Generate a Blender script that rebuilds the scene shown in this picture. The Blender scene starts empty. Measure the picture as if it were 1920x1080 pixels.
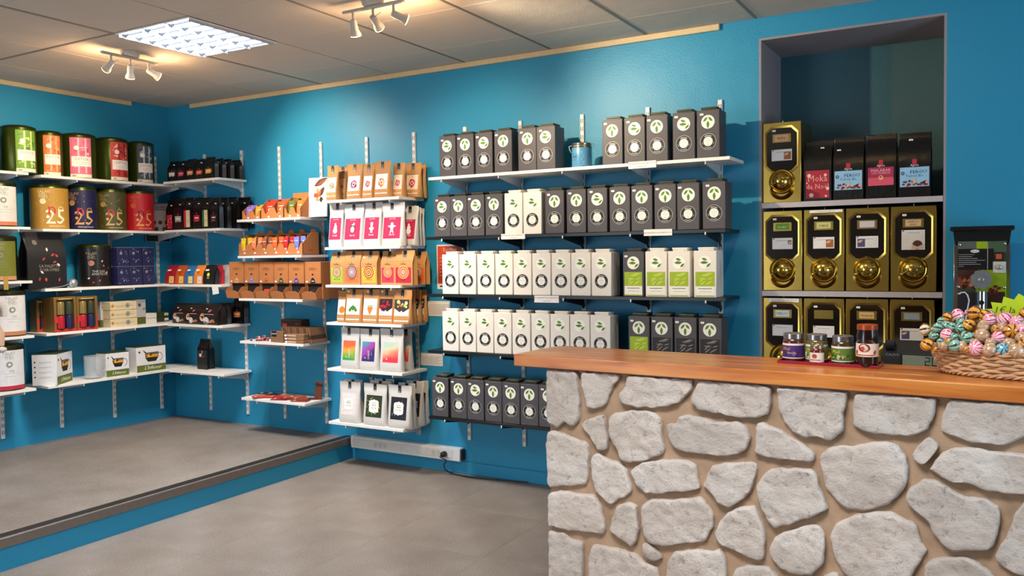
import bpy, math, random
from math import pi, sin, cos, radians as rad
from mathutils import Vector, Matrix
random.seed(7)
SC = bpy.context.scene
COL = SC.collection

# ------------------------------------------------------------------ camera
YAW, PITCH, ROLL, FPX, CX, CY = -0.524441151, -0.0385814276, -0.0138074182, 1571.63179, 6.15721615, -4.79702524
CZ = 1.5
HT = 2.805            # ceiling height
ST = 0.157            # raised floor
XS = 1.987            # edge of raised floor
fwd = Vector((sin(YAW)*cos(PITCH), cos(YAW)*cos(PITCH), sin(PITCH)))
r0 = fwd.cross(Vector((0, 0, 1))).normalized(); u0 = r0.cross(fwd)
rgt = r0*cos(ROLL)+u0*sin(ROLL); upv = -r0*sin(ROLL)+u0*cos(ROLL)
cam = bpy.data.objects.new('camera', bpy.data.cameras.new('camera'))
COL.objects.link(cam)
cam.matrix_world = Matrix(((rgt.x, upv.x, -fwd.x, CX), (rgt.y, upv.y, -fwd.y, CY), (rgt.z, upv.z, -fwd.z, CZ), (0, 0, 0, 1)))
cam.data.sensor_width = 36; cam.data.lens = FPX/1920*36; cam.data.clip_start = .05
SC.camera = cam
# ------------------------------------------------------------------ world, lights, exposure
SC.view_settings.view_transform = 'Standard'; SC.view_settings.look = 'None'
SC.view_settings.gamma = 1; SC.view_settings.use_curve_mapping = False
SC.view_settings.exposure = 0.55
world = bpy.data.worlds.new('world'); SC.world = world; world.use_nodes = True
world.node_tree.nodes['Background'].inputs[0].default_value = (.75, .86, 1, 1)
world.node_tree.nodes['Background'].inputs[1].default_value = .35
def light(name, kind, loc, aim, energy, color, **kw):
    l = bpy.data.lights.new(name, kind); l.energy = energy; l.color = color
    for k, v in kw.items(): setattr(l, k, v)
    o = bpy.data.objects.new(name, l); COL.objects.link(o); o.location = loc
    o.rotation_euler = (Vector(aim)-Vector(loc)).to_track_quat('-Z', 'Y').to_euler()
    return o
# daylight through the shop windows behind the camera
light('window_daylight', 'AREA', (1.75, -7.1, 1.45), (1.6, 0, .8), 58, (.90, .95, 1), shape='RECTANGLE', size=2.3, size_y=2.1)
light('window_daylight', 'AREA', (8.05, -2.3, 1.35), (3.0, -.6, 1.25), 34, (.58, .80, 1), shape='RECTANGLE', size=1.5, size_y=1.5)
# second pair of fluorescent troffers over the customers (out of frame) and the one in view
light('troffer_light', 'AREA', (2.09, -1.40, 2.775), (2.09, -1.40, 0), 26, (.95, .97, 1), shape='SQUARE', size=.58, spread=rad(118))
light('troffer_light', 'AREA', (5.3, -3.4, 2.795), (5.3, -3.4, 0), 50, (.98, .98, 1), shape='RECTANGLE', size=1.2, size_y=.6, spread=rad(125))
light('troffer_light', 'AREA', (3.3, -4.0, 2.795), (2.9, -4.0, 0), 30, (1, .96, .92), shape='SQUARE', size=.6, spread=rad(125))

# ------------------------------------------------------------------ helpers
def hit(px, py, ax, v):
    d = fwd+rgt*((px-960)/FPX)-upv*((py-540)/FPX)
    c = Vector((CX, CY, CZ)); t = (v-c[ax])/d[ax]
    return c+d*t
def s2l(c): return c/12.92 if c <= .04045 else ((c+.055)/1.055)**2.4
def hexc(h):
    h = h.lstrip('#'); return tuple(s2l(int(h[i:i+2], 16)/255) for i in (0, 2, 4))+(1,)
_M = {}
def C(h, rough=.55, metal=0, var=.06, scale=30, bump=0, coat=0, alpha=None, trans=0, emit=0):
    k = (h, rough, metal, var, scale, bump, coat, trans, emit)
    if k in _M: return _M[k]
    m = bpy.data.materials.new('mat_'+h.strip('#')); m.use_nodes = True; nt = m.node_tree; b = nt.nodes['Principled BSDF']
    col = hexc(h); b.inputs['Base Color'].default_value = col
    b.inputs['Roughness'].default_value = rough; b.inputs['Metallic'].default_value = metal
    if coat: b.inputs['Coat Weight'].default_value = coat; b.inputs['Coat Roughness'].default_value = .12
    if trans: b.inputs['Transmission Weight'].default_value = trans; b.inputs['IOR'].default_value = 1.3
    if emit:
        b.inputs['Emission Color'].default_value = col; b.inputs['Emission Strength'].default_value = emit
    if var or bump:
        tc = nt.nodes.new('ShaderNodeTexCoord'); n = nt.nodes.new('ShaderNodeTexNoise'); n.inputs['Scale'].default_value = scale; n.inputs['Detail'].default_value = 4
        nt.links.new(tc.outputs['Object'], n.inputs['Vector'])
        if var:
            mx = nt.nodes.new('ShaderNodeMix'); mx.data_type = 'RGBA'
            mx.inputs[6].default_value = tuple(c*(1-var*2) for c in col[:3])+(1,); mx.inputs[7].default_value = tuple(min(1, c*(1+var*2)) for c in col[:3])+(1,)
            nt.links.new(n.outputs['Fac'], mx.inputs[0]); nt.links.new(mx.outputs[2], b.inputs['Base Color'])
        if bump:
            bp = nt.nodes.new('ShaderNodeBump'); bp.inputs['Strength'].default_value = bump; bp.inputs['Distance'].default_value = .002
            nt.links.new(n.outputs['Fac'], bp.inputs['Height']); nt.links.new(bp.outputs['Normal'], b.inputs['Normal'])
    _M[k] = m; return m

class MB:
    def __init__(s): s.v = []; s.f = []; s.mi = []; s.mats = []; s.cur = 0
    def mat(s, m):
        if m not in s.mats: s.mats.append(m)
        s.cur = s.mats.index(m); return s
    def add(s, vs, fs):
        o = len(s.v); s.v += [tuple(p) for p in vs]
        for f in fs: s.f.append(tuple(i+o for i in f)); s.mi.append(s.cur)
    def box(s, x0, x1, y0, y1, z0, z1, b=0):
        if b <= 0:
            s.add([(x, y, z) for z in (z0, z1) for y in (y0, y1) for x in (x0, x1)],
                  [(0, 2, 3, 1), (4, 5, 7, 6), (0, 1, 5, 4), (2, 6, 7, 3), (0, 4, 6, 2), (1, 3, 7, 5)]); return s
        b = min(b, (x1-x0)*.45, (y1-y0)*.45, (z1-z0)*.45)
        idx = {}; vs = []
        for sx in (0, 1):
            for sy in (0, 1):
                for sz in (0, 1):
                    X = (x0, x1)[sx]; Y = (y0, y1)[sy]; Z = (z0, z1)[sz]; a = (b, -b)[sx]; c = (b, -b)[sy]; d = (b, -b)[sz]
                    for ax, p in enumerate(((X, Y+c, Z+d), (X+a, Y, Z+d), (X+a, Y+c, Z))):
                        idx[sx, sy, sz, ax] = len(vs); vs.append(p)
        F = []
        for sx in (0, 1): F.append([idx[sx, a, c, 0] for a, c in ((0, 0), (1, 0), (1, 1), (0, 1))])
        for sy in (0, 1): F.append([idx[a, sy, c, 1] for a, c in ((0, 0), (1, 0), (1, 1), (0, 1))])
        for sz in (0, 1): F.append([idx[a, c, sz, 2] for a, c in ((0, 0), (1, 0), (1, 1), (0, 1))])
        for a in (0, 1):
            for c in (0, 1):
                F.append([idx[a, c, 0, 0], idx[a, c, 1, 0], idx[a, c, 1, 1], idx[a, c, 0, 1]])
                F.append([idx[a, 0, c, 0], idx[a, 1, c, 0], idx[a, 1, c, 2], idx[a, 0, c, 2]])
                F.append([idx[0, a, c, 1], idx[1, a, c, 1], idx[1, a, c, 2], idx[0, a, c, 2]])
                for d in (0, 1): F.append([idx[a, c, d, 0], idx[a, c, d, 1], idx[a, c, d, 2]])
        ctr = Vector(((x0+x1)/2, (y0+y1)/2, (z0+z1)/2)); G = []
        for f in F:
            p = [Vector(vs[i]) for i in f]; n = (p[1]-p[0]).cross(p[2]-p[0]); cc = sum(p, Vector())/len(p)
            G.append(f if n.dot(cc-ctr) > 0 else f[::-1])
        s.add(vs, G); return s
    def lathe(s, prof, n=24, c=(0, 0, 0), axis='z', sx=1, sy=1, closed=True):
        vs = []; fs = []; k = len(prof)
        for r, z in prof:
            for i in range(n):
                a = 2*pi*i/n; p = (r*cos(a)*sx, r*sin(a)*sy, z)
                if axis == 'y': p = (p[0], -p[2], p[1])   # axis towards -y
                elif axis == 'x': p = (p[2], p[0], p[1])
                vs.append((p[0]+c[0], p[1]+c[1], p[2]+c[2]))
        for j in range(k-1):
            for i in range(n):
                i2 = (i+1) % n; fs.append((j*n+i, j*n+i2, (j+1)*n+i2, (j+1)*n+i))
        if closed:
            if prof[0][0] > 1e-6: fs.append(tuple(range(n))[::-1])
            if prof[-1][0] > 1e-6: fs.append(tuple((k-1)*n+i for i in range(n)))
        s.add(vs, fs); return s
    def tube(s, path, r, n=8):
        path = [Vector(p) for p in path]; vs = []; fs = []
        up = None
        for i, p in enumerate(path):
            t = (path[min(i+1, len(path)-1)]-path[max(i-1, 0)]).normalized()
            if up is None: up = t.orthogonal().normalized()
            up = (up-t*up.dot(t)).normalized(); w = t.cross(up)
            rr = r[i] if isinstance(r, (list, tuple)) else r
            for k in range(n):
                a = 2*pi*k/n; vs.append(p+(up*cos(a)+w*sin(a))*rr)
        for i in range(len(path)-1):
            for k in range(n):
                k2 = (k+1) % n; fs.append((i*n+k, i*n+k2, (i+1)*n+k2, (i+1)*n+k))
        fs.append(tuple(range(n))[::-1]); fs.append(tuple((len(path)-1)*n+k for k in range(n)))
        s.add(vs, fs); return s
    def prism(s, poly, f0, f1):
        """poly: list of 2D points, f0/f1 map (a,b) -> 3D for the two ends"""
        n = len(poly); s.add([f0(a, b) for a, b in poly]+[f1(a, b) for a, b in poly],
              [tuple(range(n)), tuple(range(n, 2*n))[::-1]]+[(i, n+i, n+(i+1) % n, (i+1) % n) for i in range(n)]); return s
    def ball(s, c, r, n=12, m=8, sx=1, sy=1, sz=1, fn=None):
        vs = []; fs = []
        for j in range(m+1):
            th = pi*j/m
            for i in range(n):
                a = 2*pi*i/n; q = fn(a, th) if fn else 1
                vs.append((c[0]+r*sx*q*sin(th)*cos(a), c[1]+r*sy*q*sin(th)*sin(a), c[2]+r*sz*q*cos(th)))
        for j in range(m):
            for i in range(n):
                i2 = (i+1) % n; fs.append((j*n+i, (j+1)*n+i, (j+1)*n+i2, j*n+i2))
        s.add(vs, fs); return s
    def mesh(s, name, smooth=40):
        me = bpy.data.meshes.new(name); me.from_pydata(s.v, [], s.f)
        for m in s.mats: me.materials.append(m)
        me.polygons.foreach_set('material_index', s.mi)
        if smooth:
            me.shade_smooth(); me.set_sharp_from_angle(angle=rad(smooth))
        me.update(); return me
def obj(name, me, parent=None, loc=(0, 0, 0), rot=(0, 0, 0), label=None, cat=None, group=None, kind=None, smooth=40, scale=None):
    if isinstance(me, MB): me = me.mesh(name, smooth)
    o = bpy.data.objects.new(name, me); COL.objects.link(o); o.parent = parent; o.location = loc; o.rotation_euler = rot
    if scale: o.scale = scale
    if label: o['label'] = label
    if cat: o['category'] = cat
    if group: o['group'] = group
    if kind: o['kind'] = kind
    return o
def thing(name, loc, label, cat, group=None, rz=0, rot=None):
    return obj(name, None, None, loc, rot or (0, 0, rz), label, cat, group)
_MC = {}
def cached(key, fn, smooth=40):
    if key not in _MC: _MC[key] = fn().mesh(str(key[0]) if isinstance(key, tuple) else key, smooth)
    return _MC[key]
ORD = ['first', 'second', 'third', 'fourth', 'fifth', 'sixth', 'seventh', 'eighth', 'ninth', 'tenth', 'eleventh', 'twelfth', 'thirteenth', 'fourteenth']

# flat print as thin layered geometry on a surface map f(u, v, height)
_T = {}
def text_geo(t):
    if t not in _T:
        cu = bpy.data.curves.new('t', 'FONT'); cu.body = t; cu.size = 1; cu.resolution_u = 1; cu.align_x = 'CENTER'; cu.fill_mode = 'FRONT'
        o = bpy.data.objects.new('t', cu); COL.objects.link(o)
        me = bpy.data.meshes.new_from_object(o.evaluated_get(bpy.context.evaluated_depsgraph_get()))
        _T[t] = ([tuple(v.co[:2]) for v in me.vertices], [tuple(p.vertices) for p in me.polygons])
        bpy.data.objects.remove(o); bpy.data.curves.remove(cu); bpy.data.meshes.remove(me)
    return _T[t]
class Print:
    def __init__(s, f=None, nu=1, mb=None, eps=.0005):
        s.f = f or (lambda u, v, h: (u, -h, v)); s.nu = nu; s.mb = mb or MB(); s.l = 0; s.eps = eps
    def _p(s, pts, h): return [s.f(u, v, h) for u, v in pts]
    def rect(s, u0, v0, u1, v1, col, l=1, nu=None, nv=1):
        nu = nu or s.nu; s.mb.mat(col)
        pts = [(u0+(u1-u0)*i/nu, v0+(v1-v0)*j/nv) for j in range(nv+1) for i in range(nu+1)]
        s.mb.add(s._p(pts, l*s.eps), [(j*(nu+1)+i, j*(nu+1)+i+1, (j+1)*(nu+1)+i+1, (j+1)*(nu+1)+i) for j in range(nv) for i in range(nu)]); return s
    def poly(s, pts, col, l=1): s.mb.mat(col); s.mb.add(s._p(pts, l*s.eps), [tuple(range(len(pts)))]); return s
    def disc(s, u, v, r, col, l=1, n=20, ry=None): return s.poly([(u+r*cos(2*pi*i/n), v+(ry or r)*sin(2*pi*i/n)) for i in range(n)], col, l)
    def ring(s, u, v, r0, r1, col, l=1, n=28, a0=0, a1=2*pi):
        s.mb.mat(col); vs = []; k = n+1
        for r in (r0, r1): vs += [(u+r*cos(a0+(a1-a0)*i/n), v+r*sin(a0+(a1-a0)*i/n)) for i in range(k)]
        s.mb.add(s._p(vs, l*s.eps), [(i+1, i, k+i, k+i+1) for i in range(n)]); return s
    def leaf(s, u, v, ln, w, ang, col, l=1):
        pts = [(0, 0), (.2, .32), (.45, .5), (.75, .33), (1, 0), (.75, -.33), (.45, -.5), (.2, -.32)]
        return s.poly([(u+ln*a*cos(ang)-w*b*sin(ang), v+ln*a*sin(ang)+w*b*cos(ang)) for a, b in pts], col, l)
    def text(s, t, u, v, size, col, l=2, ang=0, shear=0, wide=1, arc=None):
        vs, fs = text_geo(t); s.mb.mat(col); pts = []
        for a, b in vs:
            a = (a+b*shear)*size*wide; b = b*size
            if arc:      # (radius, +1 top / -1 bottom)
                R, sg = arc
                th = pi/2-a/R if sg > 0 else -pi/2+a/R
                rr = R+b if sg > 0 else R-b
                pts.append((u+rr*cos(th), v+rr*sin(th)))
            else: pts.append((u+a*cos(ang)-b*sin(ang), v+a*sin(ang)+b*cos(ang)))
        if s.nu > 1 and size > .03:      # follow the curved surface: split long glyph triangles
            T = [[pts[i] for i in f] for f in fs]; out = []
            while T:
                t = T.pop(); m = len(t)
                if m > 3: T += [[t[0], t[i], t[i+1]] for i in range(1, m-1)]; continue
                d = [math.dist(t[i], t[(i+1) % 3]) for i in range(3)]; k = d.index(max(d))
                if d[k] < .014: out.append(t); continue
                a, b, c = t[k], t[(k+1) % 3], t[(k+2) % 3]; q = ((a[0]+b[0])/2, (a[1]+b[1])/2); T += [[a, q, c], [q, b, c]]
            pts = [p for t in out for p in t]; fs = [(3*i, 3*i+1, 3*i+2) for i in range(len(out))]
        s.mb.add(s._p(pts, l*s.eps), fs); return s
    def lines(s, u0, u1, v, n, dv, col, l=2, th=.0012):
        for i in range(n):
            w = (u1-u0)*random.uniform(.55, 1); s.rect(u0, v-i*dv, u0+w, v-i*dv+th, col, l)
        return s
    def frame(s, u0, v0, u1, v1, w, col, l=2):
        s.rect(u0, v0, u1, v0+w, col, l); s.rect(u0, v1-w, u1, v1, col, l); s.rect(u0, v0, u0+w, v1, col, l); s.rect(u1-w, v0, u1, v1, col, l); return s
def price_tag(parent, u, v, y, w=.02, h=.011, name='price_sticker', rot=0):
    def fn():
        p = Print(); p.poly([(-.5*w, -.35*h), (-.4*w, -.5*h), (.4*w, -.5*h), (.5*w, -.35*h), (.5*w, .35*h), (.4*w, .5*h), (-.4*w, .5*h), (-.5*w, .35*h)], C('#f2f0ea', .5), 1)
        p.text('4,90', 0, -.22*h, h*.55, C('#777777'), 2); return p.mb
    return obj(name, cached(('price_tag', w, h), fn, 0), parent, (u, y, v), (0, rot, 0))
# ------------------------------------------------------------------ special materials
def nodes(name):
    m = bpy.data.materials.new(name); m.use_nodes = True; nt = m.node_tree; return m, nt, nt.nodes['Principled BSDF']
def N(nt, t, **kw):
    n = nt.nodes.new(t)
    for k, v in kw.items():
        if k.startswith('_'): setattr(n, k[1:], v)
        else: n.inputs[k].default_value = v
    return n
def ramp(nt, fac, stops):
    r = nt.nodes.new('ShaderNodeValToRGB'); e = r.color_ramp.elements
    while len(e) < len(stops): e.new(.5)
    for i, (p, c) in enumerate(stops): e[i].position = p; e[i].color = hexc(c)
    nt.links.new(fac, r.inputs[0]); return r
def paint(name, h, rough=.45):
    m, nt, b = nodes(name); tc = N(nt, 'ShaderNodeTexCoord')
    n = N(nt, 'ShaderNodeTexNoise', Scale=1.3, Detail=5); nt.links.new(tc.outputs['Object'], n.inputs['Vector'])
    c = hexc(h); mx = nt.nodes.new('ShaderNodeMix'); mx.data_type = 'RGBA'
    mx.inputs[6].default_value = tuple(x*.9 for x in c[:3])+(1,); mx.inputs[7].default_value = tuple(min(1, x*1.1) for x in c[:3])+(1,)
    nt.links.new(n.outputs['Fac'], mx.inputs[0]); nt.links.new(mx.outputs[2], b.inputs['Base Color'])
    b.inputs['Roughness'].default_value = rough; b.inputs['Specular IOR Level'].default_value = .38
    n2 = N(nt, 'ShaderNodeTexNoise', Scale=90, Detail=3); nt.links.new(tc.outputs['Object'], n2.inputs['Vector'])
    n3 = N(nt, 'ShaderNodeTexNoise', Scale=4, Detail=2); nt.links.new(tc.outputs['Object'], n3.inputs['Vector'])
    ad = N(nt, 'ShaderNodeMath', _operation='MULTIPLY_ADD'); ad.inputs[1].default_value = 4; nt.links.new(n3.outputs['Fac'], ad.inputs[0]); nt.links.new(n2.outputs['Fac'], ad.inputs[2])
    bp = N(nt, 'ShaderNodeBump', Strength=.35, Distance=.003); nt.links.new(ad.outputs[0], bp.inputs['Height']); nt.links.new(bp.outputs['Normal'], b.inputs['Normal'])
    return m
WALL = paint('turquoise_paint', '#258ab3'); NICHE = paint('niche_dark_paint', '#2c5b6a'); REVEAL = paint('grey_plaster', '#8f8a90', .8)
CEILM = paint('ceiling_tile_white', '#c9bdb0', .9); WHITEB = C('#ece8e2', .4, var=.02); BLACKB = C('#0d0d0f', .35, var=.02)
METALW = C('#dfdedb', .35, var=.02); BLACKM = C('#141416', .35)
def floor_mat():
    m, nt, b = nodes('speckled_vinyl'); tc = N(nt, 'ShaderNodeTexCoord')
    n1 = N(nt, 'ShaderNodeTexNoise', Scale=110, Detail=4, Roughness=.7); nt.links.new(tc.outputs['Object'], n1.inputs['Vector'])
    n2 = N(nt, 'ShaderNodeTexNoise', Scale=3, Detail=5); nt.links.new(tc.outputs['Object'], n2.inputs['Vector'])
    r1 = ramp(nt, n1.outputs['Fac'], [(.3, '#736960'), (.5, '#8a8077'), (.7, '#9d948b')]); r2 = ramp(nt, n2.outputs['Fac'], [(.3, '#d8d2cc'), (.7, '#ffffff')])
    mx = nt.nodes.new('ShaderNodeMix'); mx.data_type = 'RGBA'; mx.blend_type = 'MULTIPLY'; mx.inputs[0].default_value = 1
    nt.links.new(r1.outputs[0], mx.inputs[6]); nt.links.new(r2.outputs[0], mx.inputs[7]); nt.links.new(mx.outputs[2], b.inputs['Base Color'])
    b.inputs['Roughness'].default_value = .48; return m
FLOORM = floor_mat()
# ------------------------------------------------------------------ room shell
XR, YF = 8.2, -7.2
def struct(name, mb, parent=None, smooth=0, **k): return obj(name, mb, parent, smooth=smooth, kind='structure', **k) if not parent else obj(name, mb, parent, smooth=smooth, **k)
# lower floor of vinyl tiles with hairline joints
fl = struct('floor', MB().mat(C('#9a9084', .8)).box(XS-.02, XR, YF, .02, -.06, -.003))
g = .655; k = 0
x = XS+.0
def tmesh(w, d): return cached(('floor_tile', round(w, 3), round(d, 3)), lambda: MB().mat(FLOORM).box(0, w, 0, d, -.02, 0, .0005), 0)
ix = 0
while x < XR:
    w = min(g, XR-x); y = 0
    while y > YF:
        d = min(g, y-YF)
        obj('floor_tile', tmesh(w-.0006, d-.0006), fl, (x, y-d, 0)); y -= g
    x += g
# raised display floor
struct('floor_raised', MB().mat(FLOORM).box(-.02, XS-.05, YF, .02, -.05, ST))
struct('trim_1', MB().mat(WALL).box(XS-.05, XS, YF, .0, 0, ST-.0).mat(WALL))
e = struct('trim_2', MB().mat(C('#786f69', .4, .3)).box(XS-.048, XS+.006, YF, -.001, ST-.045, ST+.006, .002))
obj('black_insert', MB().mat(C('#15130f', .5)).box(XS-.07, XS-.012, YF, -.002, ST+.001, ST+.0085, .001), e)
# walls
T = .12
NX0, NX1, NZ1, ND = 5.01, 5.92, 2.68, .5
wb = MB().mat(WALL)
wb.box(-T, NX0-.012, 0, T, -.05, HT+.1); wb.box(NX1+.012, XR+T, 0, T, -.05, HT+.1); wb.box(NX0-.012, NX1+.012, 0, T, NZ1+.012, HT+.1)
wb.box(-T, XR+T, ND+.01, ND+.1, -.05, HT+.1)
struct('wall_back', wb)
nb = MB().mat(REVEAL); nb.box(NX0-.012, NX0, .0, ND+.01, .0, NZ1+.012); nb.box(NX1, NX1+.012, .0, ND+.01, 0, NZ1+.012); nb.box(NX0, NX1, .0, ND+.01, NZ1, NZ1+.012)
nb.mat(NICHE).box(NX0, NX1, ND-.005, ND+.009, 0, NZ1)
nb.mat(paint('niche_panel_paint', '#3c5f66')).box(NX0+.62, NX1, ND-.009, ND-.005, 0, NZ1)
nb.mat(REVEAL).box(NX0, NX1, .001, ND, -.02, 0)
struct('wall_niche', nb)
struct('wall_left', MB().mat(WALL).box(-T, 0, YF, 0, -.05, HT+.1))
PLAIN = paint('cream_paint', '#a39a8c')
struct('wall_right', MB().mat(PLAIN).box(XR, XR+T, YF, -3.05, -.05, HT+.1).box(XR, XR+T, -1.55, 0, -.05, HT+.1).box(XR, XR+T, -3.05, -1.55, -.05, .6).box(XR, XR+T, -3.05, -1.55, 2.1, HT+.1))
wf = MB().mat(PLAIN); wf.box(-T, .5, YF-T, YF, -.05, HT+.1); wf.box(3, XR+T, YF-T, YF, -.05, HT+.1); wf.box(.5, 3, YF-T, YF, -.05, .35); wf.box(.5, 3, YF-T, YF, 2.55, HT+.1)
struct('wall_front', wf)
w = struct('window_1', MB().mat(METALW).box(.5, 3, YF-.08, YF-.03, .35, .42).box(.5, 3, YF-.08, YF-.03, 2.48, 2.55).box(.5, .57, YF-.08, YF-.03, .42, 2.48).box(2.93, 3, YF-.08, YF-.03, .42, 2.48).box(1.72, 1.78, YF-.08, YF-.03, .42, 2.48))
struct('window_2', MB().mat(METALW).box(XR+.03, XR+.08, -3.05, -1.55, .6, .66).box(XR+.03, XR+.08, -3.05, -1.55, 2.04, 2.1).box(XR+.03, XR+.08, -3.05, -2.99, .66, 2.04).box(XR+.03, XR+.08, -1.61, -1.55, .66, 2.04).box(XR+.03, XR+.08, -2.33, -2.27, .66, 2.04))
# painted plinth strip low on the back wall, and faint paint step
struct('baseboard_back', MB().mat(WALL).box(XS+.0, 5.01, -.012, 0, 0.0, .085, .003).box(NX1, XR, -.012, 0, 0, .085, .003))
# trims under the ceiling
cream = C('#cdb994', .6)
struct('trim_3', MB().mat(cream).box(.30, 4.78, -.022, 0, HT-.036, HT-.001, .003))
struct('trim_4', MB().mat(cream).box(0, .022, YF, -.36, HT-.036, HT-.001, .003))
# ceiling: dark backing plate, tiles and grid bars
ce = struct('ceiling', MB().mat(C('#6e665e', .8)).box(-T, XR+T, YF-T, T, HT+.012, HT+.1))
xs = [0, .48, 1.12, 1.765, 2.40, 3.05, 3.70, 4.34, 4.985, 5.63, 6.27, 6.92, 7.56, XR]
ys = [0, -.395, -1.075, -1.725, -2.36, -3.0, -3.64, -4.28, -4.92, -5.56, -6.2, -6.84, YF]
for i in range(len(xs)-1):
    for j in range(len(ys)-1):
        x0, x1, y1, y0 = xs[i], xs[i+1], ys[j], ys[j+1]
        if i == 3 and j == 2: continue
        key = ('ceiling_tile', round(x1-x0, 3), round(y1-y0, 3))
        a, b = x1-x0, y1-y0
        gx = .006
        obj('ceiling_tile', cached(key, lambda: MB().mat(CEILM).box(gx, a-gx, .0015, b-.0015, 0, .011, .0015), 0), ce, (x0, y0, HT))
obj('grid_bar', MB().mat(C('#8d857b', .6)).box(0, .024, YF, 0, 0, .004, .001), ce, (xs[3]-.012, 0, HT-.003))
for i in (5, 6, 7, 8): obj('grid_bar', MB().mat(C('#7d766d', .6)).box(0, .016, YF, -.03, 0, .004, .001), ce, (xs[i]-.008, 0, HT-.003))
obj('grid_bar', MB().mat(C('#7d766d', .6)).box(0, 1.765, 0, .018, 0, .004, .001), ce, (0, ys[3]-.009, HT-.003))
# ------------------------------------------------------------------ fluorescent troffer
tr = thing('ceiling_light', (1.765+.3175, -1.40, HT), 'square recessed fluorescent ceiling light with silver louvre', 'ceiling light')
a = .314; b = .322
fr = MB().mat(C('#e6e6e6', .35))
for q in (((-a, a), (-b, -b+.012)), ((-a, a), (b-.012, b)), ((-a, -a+.012), (-b+.012, b-.012)), ((a-.012, a), (-b+.012, b-.012))):
    fr.box(q[0][0], q[0][1], q[1][0], q[1][1], -.006, .012, .001)
obj('frame', fr, tr)
obj('housing', MB().mat(C('#f4f4f4', .4)).box(-a, a, -b, b, .0, .0115), tr)
for k in (-1, 0, 1):
    obj('tube', MB().mat(C('#eef4ff', .4, emit=14, var=0)).box(k*.2-.085, k*.2+.085, -.30, .30, -.001, -.0005), tr)
for k in range(4):
    m = MB().mat(C('#c9ced8', .25, .6)); xx = -.3+.2*k
    m.box(xx-.0035, xx+.0035, -.305, .305, -.02, .0)
    obj('louvre_blade', m, tr)
lv = MB().mat(C('#9aa0ac', .25, .7))
for k in range(3):
    for j in range(7):
        yy = -.27+.09*j; xx = -.2+.2*k
        lv.prism([(-.014, 0), (.014, 0), (0, -.022)], lambda p, q, xx=xx, yy=yy: (xx-.09, yy+p, q), lambda p, q, xx=xx, yy=yy: (xx-.055, yy+p*.4, q*.3))
        lv.prism([(-.004, 0), (.004, 0), (0, -.012)], lambda p, q, xx=xx, yy=yy: (xx-.055, yy+p, q), lambda p, q, xx=xx, yy=yy: (xx+.09, yy+p, q))
obj('cross_louvre', lv, tr, kind='stuff')
# ------------------------------------------------------------------ spot lamps
def spot_lamp(c, axis, heads, label, pw=1):
    t = thing('spot_lamp', (c[0], c[1], HT), label, 'spotlight', 'triple spot bars on the ceiling')
    wm = C('#b9b1a6', .35)
    obj('ceiling_rose', MB().mat(wm).lathe([(.0, -.0005), (.056, -.0005), (.058, -.004), (.054, -.03), (.05, -.034), (0, -.034)], 28), t)
    bar = MB().mat(wm); L = .195
    f = (lambda s, w, z: (s, w, z)) if axis == 'x' else (lambda s, w, z: (w, s, z))
    A = f(-L, -.012, 0); B = f(L, .012, 0)
    bar.box(A[0], B[0], A[1], B[1], -.048, -.034, .003)
    obj('bar', bar, t)
    for hd_ in heads:
        s, d = hd_[:2]; pk = pw*(hd_[2] if len(hd_) > 2 else 1); sz = hd_[3] if len(hd_) > 3 else 72
        d = Vector(d).normalized(); p0 = Vector(f(s, 0, -.048))
        st = MB().mat(wm).lathe([(.0065, -.04), (.0065, 0)], 10, tuple(p0)); obj('stem', st, t)
        piv = p0+Vector((0, 0, -.047))
        h = obj('spot_head', cached('spot_head', lambda: MB().mat(wm).lathe([(0, .012), (.014, .01), (.018, 0), (.019, -.04), (.021, -.045), (.028, -.062), (.0285, -.07), (.024, -.071), (0, -.064)], 20)), t, tuple(piv))
        h.rotation_euler = (-d).to_track_quat('Z', 'Y').to_euler()
        obj('lens', cached('spot_lens', lambda: MB().mat(C('#ffd27a', .3, emit=8, var=0)).lathe([(0, -.0745), (.022, -.0745), (.0275, -.073), (.0275, -.0712), (0, -.0712)], 20)), h)
        hd = MB().mat(wm).tube([(0, 0, 0), (.012, .01, .0), (.045, .02, .012)], .0018, 6)
        obj('aim_handle', hd, h)
        wp = Vector((c[0], c[1], HT))+piv+d*.083
        light('spot_beam', 'SPOT', wp, wp+d, 62*pk, (1, .82, .56), spot_size=rad(sz), spot_blend=1, shadow_soft_size=.022)
        wp2 = Vector((c[0], c[1], HT))+piv+d*.079+Vector((0, 0, .0))
        light('lamp_spill', 'POINT', Vector((c[0], c[1], HT))+piv+d*.1, wp2+d, 2.2*pw, (1, .62, .32), shadow_soft_size=.015)
    return t
spot_lamp((1.47, -1.41), 'y', [(-.13, (-1.4, .2, -.62), .75), (0, (-.5, .3, -1)), (.13, (.30, 1.28, -.62), 1.25)], 'three-head spotlight bar beside the square fluorescent light')
spot_lamp((3.42, -1.43), 'x', [(-.13, (-.15, .5, -1)), (0, (-.2, 1.3, -.74), 1), (.13, (1.15, 1.35, -.62), 1.6, 84)], 'three-head spotlight bar to the right of the fluorescent light')
spot_lamp((5.42, -1.42), 'x', [(-.13, (-.2, .6, -1)), (0, (.1, .25, -1)), (.13, (.3, .0, -1))], 'three-head spotlight bar over the counter end, outside the photograph', .3)  # extra bar, added out of view to brighten the brass and counter
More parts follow.
